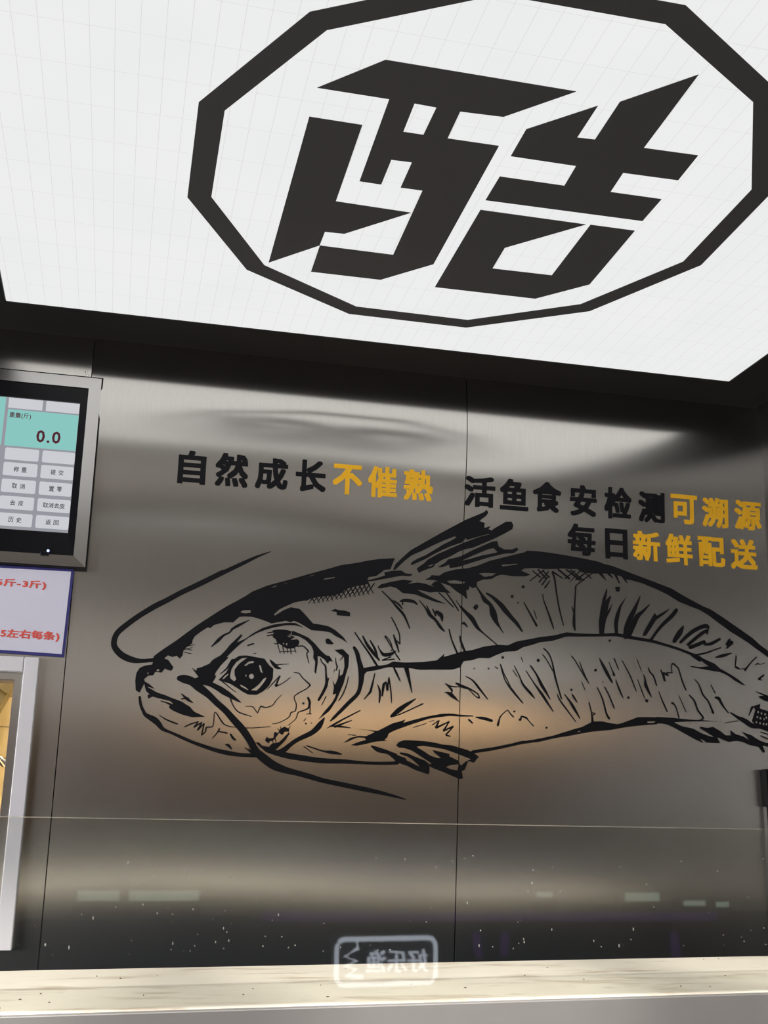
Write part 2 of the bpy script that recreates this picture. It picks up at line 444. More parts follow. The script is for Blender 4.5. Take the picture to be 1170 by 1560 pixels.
for x, lab in ((-0.5, 'first added narrow spotlight of the row of four'), (0.1, 'second added narrow spotlight of the row of four'), (0.7, 'third added narrow spotlight of the row of four'), (1.3, 'last added narrow spotlight of the row of four')):
    spotlight((x, -2.1, 2.7), (x, -0.78, 1.2255), LEDGE_WATTS, 34, lab)

# ------------------------------------------------------------------ ink fish on the steel wall
def on_wall(u, v, h): return (u, wall_y(u, v) - 0.0006 - h, v)
STROKES = [["whisker",[2782,19370,9,2498,19239,50,2169,19055,80,1844,18873,84,1859,18889,102,1453,18647,105,1051,18420,100,802,18260,103,554,18112,107,270,17908,102,50,17721,105,-106,17560,105,-156,17395,108,-125,17268,115,11,17135,125,205,17058,117,395,17045,76,646,17079,76]],
["whisker",[1122,16746,106,1207,16737,160,1359,16696,160,1494,16594,160,1694,16452,128,1853,16309,118,2032,16166,118,2214,15980,133,2395,15795,140,2533,15608,134,2650,15422,140,2813,15285,163,3016,15154,157,3244,15077,124,3472,15028,102,3673,14979,102,3961,14903,91,4306,14842,92,4712,14769,93,5062,14708,76,5414,14632,47,5635,14576,9]],
["crosshatch",[3592,18557,23,3645,18468,21,3712,18353,9]],
["crosshatch",[3717,18564,23,3641,18445,21,3571,18340,9]],
["crosshatch",[3682,18578,23,3736,18489,21,3803,18374,9]],
["crosshatch",[3808,18585,23,3732,18466,21,3662,18361,9]],
["crosshatch",[3773,18599,23,3827,18510,21,3894,18395,9]],
["crosshatch",[3900,18607,23,3823,18487,21,3753,18382,9]],
["crosshatch",[3865,18620,23,3918,18531,21,3986,18416,9]],
["crosshatch",[3991,18628,23,3914,18508,21,3844,18403,9]],
["crosshatch",[3956,18642,23,4009,18553,21,4077,18437,9]],
["crosshatch",[4083,18649,23,4005,18529,21,3935,18424,9]],
["crosshatch",[4048,18663,23,4101,18574,21,4169,18458,9]],
["crosshatch",[4175,18671,23,4097,18550,21,4026,18445,9]],
["crosshatch",[4140,18684,23,4193,18595,21,4261,18479,9]],
["crosshatch",[4267,18692,23,4189,18572,21,4118,18466,9]],
["crosshatch",[4232,18706,23,4285,18616,21,4353,18500,9]],
["crosshatch",[4359,18714,23,4281,18593,21,4210,18487,9]],
["crosshatch",[4324,18727,23,4377,18638,21,4445,18522,9]],
["crosshatch",[4452,18735,23,4373,18614,21,4302,18508,9]],
["crosshatch",[4417,18749,23,4470,18659,21,4538,18543,9]],
["crosshatch",[4545,18757,23,4466,18636,21,4394,18530,9]],
["crosshatch",[4509,18771,23,4563,18681,21,4630,18564,9]],
["crosshatch",[4638,18779,23,4558,18657,21,4486,18551,9]],
["crosshatch",[4602,18792,23,4655,18702,21,4723,18586,9]],
["crosshatch",[4731,18800,23,4651,18679,21,4579,18572,9]],
["crosshatch",[4695,18814,23,4749,18724,21,4816,18607,9]],
["crosshatch",[4824,18822,23,4744,18701,21,4672,18594,9]],
["crosshatch",[4789,18836,23,4842,18746,21,4910,18629,9]],
["crosshatch",[4918,18844,24,4838,18722,21,4765,18615,9]],
["lower_jaw",[400,16358,46,431,16212,54,492,16088,62,538,16026,75,689,15948,115,778,15877,104,868,15776,71,1018,15718,50,1212,15641,59,1428,15553,59,1665,15477,68,1901,15410,76,2138,15365,85,2374,15340,73,2654,15337,73]],
["face_stroke",[795,16300,17,877,16281,21,984,16243,42]],
["face_stroke",[778,16035,9,919,15956,25,1048,15908,29,1134,15883,25]],
["face_stroke",[1274,15831,21,1387,15888,30,1532,15941,17,1449,15831,30,1596,15927,21,1520,15776,30,1640,15907,25,1600,15684,25,1670,15750,25,1687,15835,25,1792,15849,21,1819,15945,17,1821,16105,19,1864,16106,19,1957,15971,26,2047,15889,19,2220,15857,15,2522,15852,15,2760,15875,15,2911,15893,11]],
["face_stroke",[1804,15628,9,1914,15768,30,1932,15832,21]],
["face_stroke",[1914,15768,17,2076,15742,34]],
["face_stroke",[2152,15723,30,2209,15641,47,2264,15611,17]],
["face_stroke",[2055,15524,13,2120,15511,55,2187,15440,17]],
["face_stroke",[1172,16457,17,1295,16351,51,1405,16291,17]],
["face_stroke",[1188,16357,25,1315,16373,30]],
["face_stroke",[2432,15478,13,2587,15378,39]],
["face_stroke",[2508,15470,13,2575,15398,17]],
["face_stroke",[1224,17368,13,1373,17408,9]],
["face_stroke",[1228,17313,13,1336,17297,9]],
["face_stroke",[1189,17246,17,1319,17230,9]],
["face_stroke",[1164,17299,17,1333,17351,9]],
["face_stroke",[1688,17375,13,1822,17519,65,1925,17623,39,2021,17673,35,2084,17743,26]],
["face_stroke",[2057,17738,31,2185,17823,57,2411,17951,9]],
["face_stroke",[1888,16860,13,2012,16974,35,2112,17143,48]],
["face_stroke",[2402,17445,31,2510,17484,26]],
["face_stroke",[2519,17290,13,2574,17301,13]],
["face_stroke",[2974,17530,22,3050,17311,11]],
["face_stroke",[3088,17469,22,3128,17315,13]],
["face_stroke",[3178,17451,18,3194,17329,13]],
["face_stroke",[3245,17454,18,3262,17310,13]],
["face_stroke",[3312,17469,18,3361,17348,13]],
["face_stroke",[2908,17504,13,3019,17514,13]],
["face_stroke",[2769,17653,18,2890,17682,27]],
["face_stroke",[2766,17709,13,2888,17738,22]],
["face_stroke",[3026,17354,11,3338,17381,11]],
["face_stroke",[3379,17472,22,3491,17489,23,3572,17426,23,3607,17383,32,3575,17337,22,3626,17150,13]],
["gill_cover",[3852,17263,18,3889,17175,23,3959,17112,32,3975,16935,36,3991,16758,63,3918,16579,54,3843,16444,49]],
["face_stroke",[4033,16882,23,3991,16758,36]],
["face_stroke",[4158,17289,14,4173,17166,23,4197,17111,32,4176,17032,18]],
["face_stroke",[4141,17064,11,4132,16986,9]],
["face_stroke",[4243,17058,18,4236,16902,32]],
["face_stroke",[4316,17330,27,4250,17237,14]],
["face_stroke",[4428,16932,14,4398,16775,23,4324,16573,27,4237,16438,18]],
["face_stroke",[3987,16516,22,3903,16337,13]],
["gill_cover",[4530,17509,55,4589,17411,83,4639,17233,92,4676,17100,115,4691,16922,114,4672,16743,82,4618,16585,77,4463,16425,77,4309,16265,68,4155,16107,54,4079,16034,13]],
["gill_cover",[3965,16100,22,3870,15945,111,3741,15811,97,3567,15720,88,3416,15640,83,3288,15540,87,3182,15452,100,3011,15383,65]],
["face_stroke",[3045,15874,9,3091,15811,17]],
["face_stroke",[3099,15897,9,3145,15834,18]],
["face_stroke",[3307,15915,9,3233,15837,18]],
["face_stroke",[2956,15647,17,2981,15573,9]],
["face_stroke",[3009,15681,17,3035,15596,9]],
["face_stroke",[3335,16955,13,3436,16944,20,3506,16859,20,3667,16722,31,3602,16654,20,3373,16513,22,3365,16426,18,3402,16340,18,3384,16209,22,3297,16173,22,3267,16086,18,3074,15971,18,2944,15946,13]],
["face_stroke",[3631,16469,45,3667,16372,49,3637,16273,36,3550,16226,27,3441,16179,22,3401,16058,18,3251,15924,13]],
["face_stroke",[3680,16307,18,3674,16165,22]],
["face_stroke",[3596,16156,13,3707,16167,22]],
["face_stroke",[3557,16016,13,3599,16076,13]],
["face_stroke",[2408,16259,9,2560,16254,17,2652,16139,17,2701,16270,26,2800,16252,22,2940,16301,18,2992,16389,18,3108,16513,9]],
["face_stroke",[2818,16600,13,2933,16735,22,3060,16883,22,2980,16672,44,3067,16708,22,3175,16778,18,3272,16864,9]],
["face_stroke",[2848,17182,22,2918,17108,66,2987,17045,66,3077,17016,13]],
["face_stroke",[2963,17088,31,3073,17104,18,3229,17118,11]],
["face_stroke",[3573,15538,18,3753,15415,13]],
["face_stroke",[3628,15550,22,3795,15502,26,3973,15454,31,4151,15437,71,4330,15410,18]],
["face_stroke",[4016,15896,9,4159,15976,36,4358,16092,31,4682,16268,23]],
["face_stroke",[4182,15934,45,4516,16069,18]],
["face_stroke",[4115,15942,22,4317,15938,36,4497,15918,11]],
["face_stroke",[2118,16383,30,2178,16257,17,2292,16143,22,2533,16073,13]],
["face_stroke",[1915,16742,22,2073,16619,17,2208,16527,11]],
["belly_line",[2862,15451,101,3034,15401,102,3262,15352,113,3605,15307,108,3950,15275,98,4353,15272,87,4819,15256,58,5171,15257,59,5451,15273,65]],
["belly_stroke",[4443,15791,9,4596,15780,19]],
["pectoral_fin",[4932,15579,38,5064,15514,95,5255,15470,72,5399,15399,120]],
["belly_line",[6997,15530,61,7209,15565,66,7495,15617,62,7830,15694,58,8071,15753,63,8117,15752,53,8238,15778,58]],
["tail_stroke",[12790,16516,27,12942,16426,64,13097,16361,107,13275,16260,107,13460,16243,81,13723,16180,108]],
["tail_stroke",[13308,16654,54,13212,16472,11]],
["tail_stroke",[13430,16996,16,13783,16865,54]],
["tail_stroke",[13488,16890,22,13621,16859,108,13779,16817,82]],
["tail_stroke",[13451,16136,16,13713,16073,27]],
["tail_stroke",[13458,16053,21,13704,15966,32]],
["tail_stroke",[12615,16297,11,12963,16356,21]],
["lateral_line",[10478,18033,71,10735,18001,72,11026,17970,65,11317,17910,59,11608,17842,53,11931,17743,60,11976,17717,80,12130,17640,117]],
["scale_stroke",[12110,17736,43,12299,17782,37,12642,17908,27]],
["scale_stroke",[12506,17694,21,12696,17740,70,12903,17804,16]],
["scale_stroke",[13005,17730,27,12967,17485,16]],
["scale_stroke",[13000,17498,54,13065,17465,27]],
["scale_stroke",[13493,17741,27,13332,17599,27,13198,17446,43]],
["scale_stroke",[13187,17483,22,13092,17466,11]],
["scale_stroke",[13451,17568,11,13522,17608,33,13561,17585,11,13687,17628,14]],
["scale_stroke",[13637,17356,38,13507,17266,38,13560,17256,38]],
["scale_stroke",[11981,17199,16,12079,17084,26,12156,16872,37,12278,16734,32,12379,16489,42,12329,16523,21]],
["scale_stroke",[12356,17096,16,12450,16920,21]],
["scale_stroke",[12456,16825,53,12534,16804,69,12591,16687,48,12736,16502,16]],
["scale_stroke",[11828,16859,21,11950,16733,37,12015,16535,37,12136,16386,37,12040,16324,26]],
["scale_stroke",[11591,16838,10,11659,16675,16,11739,16496,16]],
["scale_stroke",[11426,16673,47,11500,16610,26,11563,16377,26]],
["scale_stroke",[11129,16902,10,11207,16693,26,11298,16490,26]],
["scale_stroke",[11206,17357,26,11284,17122,36,11256,17311,37,11369,17244,37,11334,17315,21,11464,17308,21,11446,17451,21,11490,17518,37,11602,17434,26,11647,17305,26,11700,17116,31,11764,16963,26]],
["scale_stroke",[10919,17403,21,10945,17309,26,11030,17218,31,11084,17030,26]],
["scale_stroke",[10661,17570,10,10752,17324,10]],
["scale_stroke",[10799,17243,21,10832,17126,36,10839,17020,72,10954,16777,21]],
["scale_stroke",[10652,17142,10,10754,16863,21,10803,16736,10]],
["back_hatching",[8612,19370,25,8290,19113,20]],
["back_hatching",[8713,19340,25,8504,19107,30]],
["back_hatching",[8710,19242,25,8566,19050,30]],
["back_hatching",[8745,19147,20,8628,18993,35]],
["back_hatching",[8486,19374,25,8658,19190,36]],
["back_hatching",[8359,19341,20,8532,19206,25]],
["back_hatching",[8586,19356,25,8735,19219,25]],
["back_hatching",[8815,19346,36,9040,19214,20]],
["back_hatching",[8944,19404,36,9181,19223,41]],
["back_hatching",[9123,19416,26,9424,19214,52]],
["back_hatching",[9225,19410,26,9526,19196,21]],
["back_hatching",[9430,19399,26,9191,19138,10]],
["back_hatching",[9584,19385,26,9346,19209,36]],
["back_hatching",[9713,19368,21,9474,19193,26,9316,19061,21]],
["back_hatching",[9327,19405,21,9091,19217,26]],
["back_hatching",[9583,19348,26,9695,19256,21]],
["scale_stroke",[8801,19333,31,8849,19202,36,8889,18864,31,8943,18529,30,9021,18202,20]],
["scale_stroke",[9907,19381,63,10031,19241,10]],
["scale_stroke",[10102,19381,52,10190,19301,16]],
["scale_stroke",[10258,19367,47,10341,19187,16]],
["scale_stroke",[10439,19329,53,10525,19211,16]],
["scale_stroke",[9329,19061,31,9301,18792,26,9276,18500,41,9258,18258,66,9278,18116,30]],
["scale_stroke",[9224,18618,15,9258,18499,25]],
["scale_stroke",[8573,18845,15,8595,18701,20,8665,18513,30,8747,18278,40,8800,18109,15]],
["scale_stroke",[8143,18650,15,8263,18442,30,8419,18165,45]],
["scale_stroke",[8369,18484,13,8422,18308,13]],
["scale_stroke",[10810,18941,13,10670,18651,85,10563,18461,111,10472,18244,130,10413,18029,97]],
["scale_stroke",[11020,18769,20,10830,18583,66,10728,18501,98,10603,18281,117,10511,18049,71]],
["scale_stroke",[11643,18676,80,11518,18530,86,11309,18350,73,11134,18158,59,11011,17994,65]],
["scale_stroke",[11787,18330,33,11695,18187,113,11552,17997,86]],
["scale_stroke",[11699,17980,60,11961,18202,87,12204,18337,81,12356,18361,101,12385,18301,34]],
["scale_stroke",[12349,18268,67,12193,18183,74,11878,17938,66]],
["scale_stroke",[12365,18254,34,12344,18191,34]],
["scale_stroke",[11924,17879,80,12180,17984,80,12283,18035,60,12261,17957,47,12413,17980,74,12639,18099,54]],
["scale_stroke",[12874,18096,47,12799,17984,54]],
["scale_stroke",[12921,18036,88,12793,17907,27]],
["scale_stroke",[8566,17687,25,8675,17586,25,8745,17402,25,8788,17170,40,8832,16986,35,8926,16662,25]],
["scale_stroke",[8531,17568,15,8646,17421,20,8752,17227,20]],
["scale_stroke",[8838,16755,15,8884,16642,30,9038,16441,30,9228,16200,15]],
["scale_stroke",[8991,16761,15,9118,16605,45,9188,16492,60,9322,16272,20]],
["scale_stroke",[9160,16768,20,9208,16701,40,9274,16592,15]],
["scale_stroke",[9174,17563,20,9271,17450,20,9389,17244,20,9496,17073,15]],
["scale_stroke",[9358,17442,15,9427,17246,25,9543,17005,20]],
["scale_stroke",[9381,17033,10,9458,16862,15]],
["scale_stroke",[9804,17546,15,9875,17407,56,9969,17235,71,10070,17051,36]],
["scale_stroke",[10017,17473,10,10098,17276,26,10120,17206,56]],
["scale_stroke",[10141,17550,26,10233,17324,15]],
["scale_stroke",[10154,17113,13,10233,16893,41,10310,16733,13]],
["scale_stroke",[10319,17523,15,10502,17176,26,10610,16885,15]],
["scale_stroke",[9729,16931,20,9845,16679,30,9909,16404,35,9967,16302,55]],
["scale_stroke",[9894,16950,20,9976,16801,25,10095,16515,25]],
["scale_stroke",[9536,16602,30,9583,16392,25,9600,16197,60]],
["scale_stroke",[9583,16403,20,9670,16390,25,9593,16335,20]],
["belly_stroke",[6441,16864,28,6555,16817,28,6756,16819,19]],
["belly_stroke",[6448,16858,19,6566,16750,43,6554,16693,24]],
["belly_stroke",[6662,16889,33,6792,16827,62,6959,16777,33,7125,16682,24,7153,16608,29,7089,16624,19,6935,16765,19]],
["belly_stroke",[6865,17035,14,7008,16961,29,7126,16829,43,7328,16588,19]],
["belly_stroke",[7610,17321,19,7661,17150,39,7707,16991,19,7849,16802,44,8082,16537,19]],
["belly_stroke",[7685,17128,19,7826,16859,15]],
["belly_stroke",[7912,17300,15,8025,17074,24,8095,16916,44,8238,16761,54,8341,16646,20]],
["belly_stroke",[7881,17206,15,7971,17076,15]],
["belly_stroke",[8162,17208,15,8340,16949,25,8507,16726,54,8738,16391,20]],
["belly_stroke",[8263,17317,25,8394,17137,35,8488,16944,64,8582,16798,49,8677,16641,15]],
["belly_stroke",[8065,17482,12,8097,17390,12]],
["belly_stroke",[7488,17265,12,7553,17219,19]],
["belly_stroke",[7080,16218,24,7240,16201,62,7406,16162,53]],
["belly_stroke",[6926,16163,38,6997,16103,28]],
["belly_stroke",[7537,16076,48,7562,16167,34,7599,16259,24,7745,16384,19,7793,16333,19,7869,16257,29]],
["belly_stroke",[7984,16216,19,8019,16183,34,8045,16275,29,8154,16244,39,8177,16211,19,8303,16084,19]],
["belly_stroke",[6156,16032,20,6303,16130,25,6230,15976,44,6512,16114,25,6389,15923,34,6598,16023,30,6438,15843,29,6536,15823,20]],
["belly_stroke",[5767,15972,19,6046,16063,12]],
["belly_stroke",[6095,16095,10,6205,16131,10]],
["belly_stroke",[5318,16176,53,5461,16297,97,5630,16420,73,5804,16532,24]],
["belly_stroke",[5306,16164,24,5510,16230,24,5959,16445,29]],
["scale_stroke",[4537,17818,23,4679,17621,28,4845,17403,37,5011,17162,46]],
["scale_stroke",[4700,17758,23,4796,17581,55,4938,17407,60,5055,17277,28]],
["scale_stroke",[4852,17675,23,4959,17499,46,5008,17343,37]],
["scale_stroke",[5016,17581,14,5064,17481,28,5146,17395,70,5286,17413,70,5378,17474,33]],
["scale_stroke",[5153,17771,19,5212,17694,23,5355,17473,23,5473,17308,28]],
["scale_stroke",[5164,17783,19,5259,17696,19,5319,17539,19,5285,17469,19]],
["scale_stroke",[5339,17815,23,5387,17680,47,5460,17455,23]],
["scale_stroke",[5288,18169,19,5396,17979,24,5468,17799,23,5475,17627,28,5399,17703,19]],
["scale_stroke",[5125,17292,23,5286,17356,28]],
["scale_stroke",[5102,17279,23,5357,17314,28]],
["scale_stroke",[5080,18703,19,5271,18528,28,5415,18373,47,5558,18219,47,5679,17952,19]],
["scale_stroke",[5319,18519,19,5438,18444,38,5526,18345,14]],
["scale_stroke",[5472,18505,28,5555,18533,62,5745,18521,62,5841,18456,19]],
["scale_stroke",[5520,18508,24,5520,18449,33]],
["scale_stroke",[5876,18552,14,6008,18396,29,6104,18261,72,6224,18163,53,6320,18029,62,6420,17930,19]],
["scale_stroke",[6032,18456,14,6128,18251,43]],
["scale_stroke",[6164,18382,24,6224,18256,34]],
["scale_stroke",[6248,18328,72,6344,18263,87,6368,18136,19]],
["scale_stroke",[6512,17981,24,6571,17763,29,6678,17515,38]],
["scale_stroke",[6744,17854,24,6763,17750,43,6846,17546,48]],
["scale_stroke",[6658,18599,12,6754,18475,19]],
["scale_stroke",[6789,18113,34,6837,18127,53,6909,18049,15]],
["scale_stroke",[5359,17133,37,5418,17023,42,5490,16880,19]],
["scale_stroke",[5615,17145,93,5663,16966,65,5736,16655,14]],
["scale_stroke",[4967,17014,18,4893,16687,46,4871,16631,46,4755,16487,18]],
["scale_stroke",[5022,16793,14,5077,16650,46,5064,16432,23]],
["scale_stroke",[5124,16574,28,5155,16810,60,5200,16856,23,5226,16679,42,5257,16949,23,5295,16704,28,5321,16438,18]],
["scale_stroke",[6764,18468,44,6872,18357,68,7005,18235,97,7113,18065,73,7234,17954,29,7547,17713,20]],
["scale_stroke",[7108,18916,25,7217,18756,49,7290,18641,98,7411,18542,74,7470,18367,148,7530,18205,88,7602,18091,34,7686,17971,10]],
["scale_stroke",[7328,18787,35,7463,18711,64,7633,18566,99,7730,18453,109,7876,18295,84,7985,18183,74,8100,18023,25]],
["scale_stroke",[6291,18742,21,6609,18450,21]],
["scale_stroke",[6450,18752,21,6609,18540,27,6720,18379,21]]]
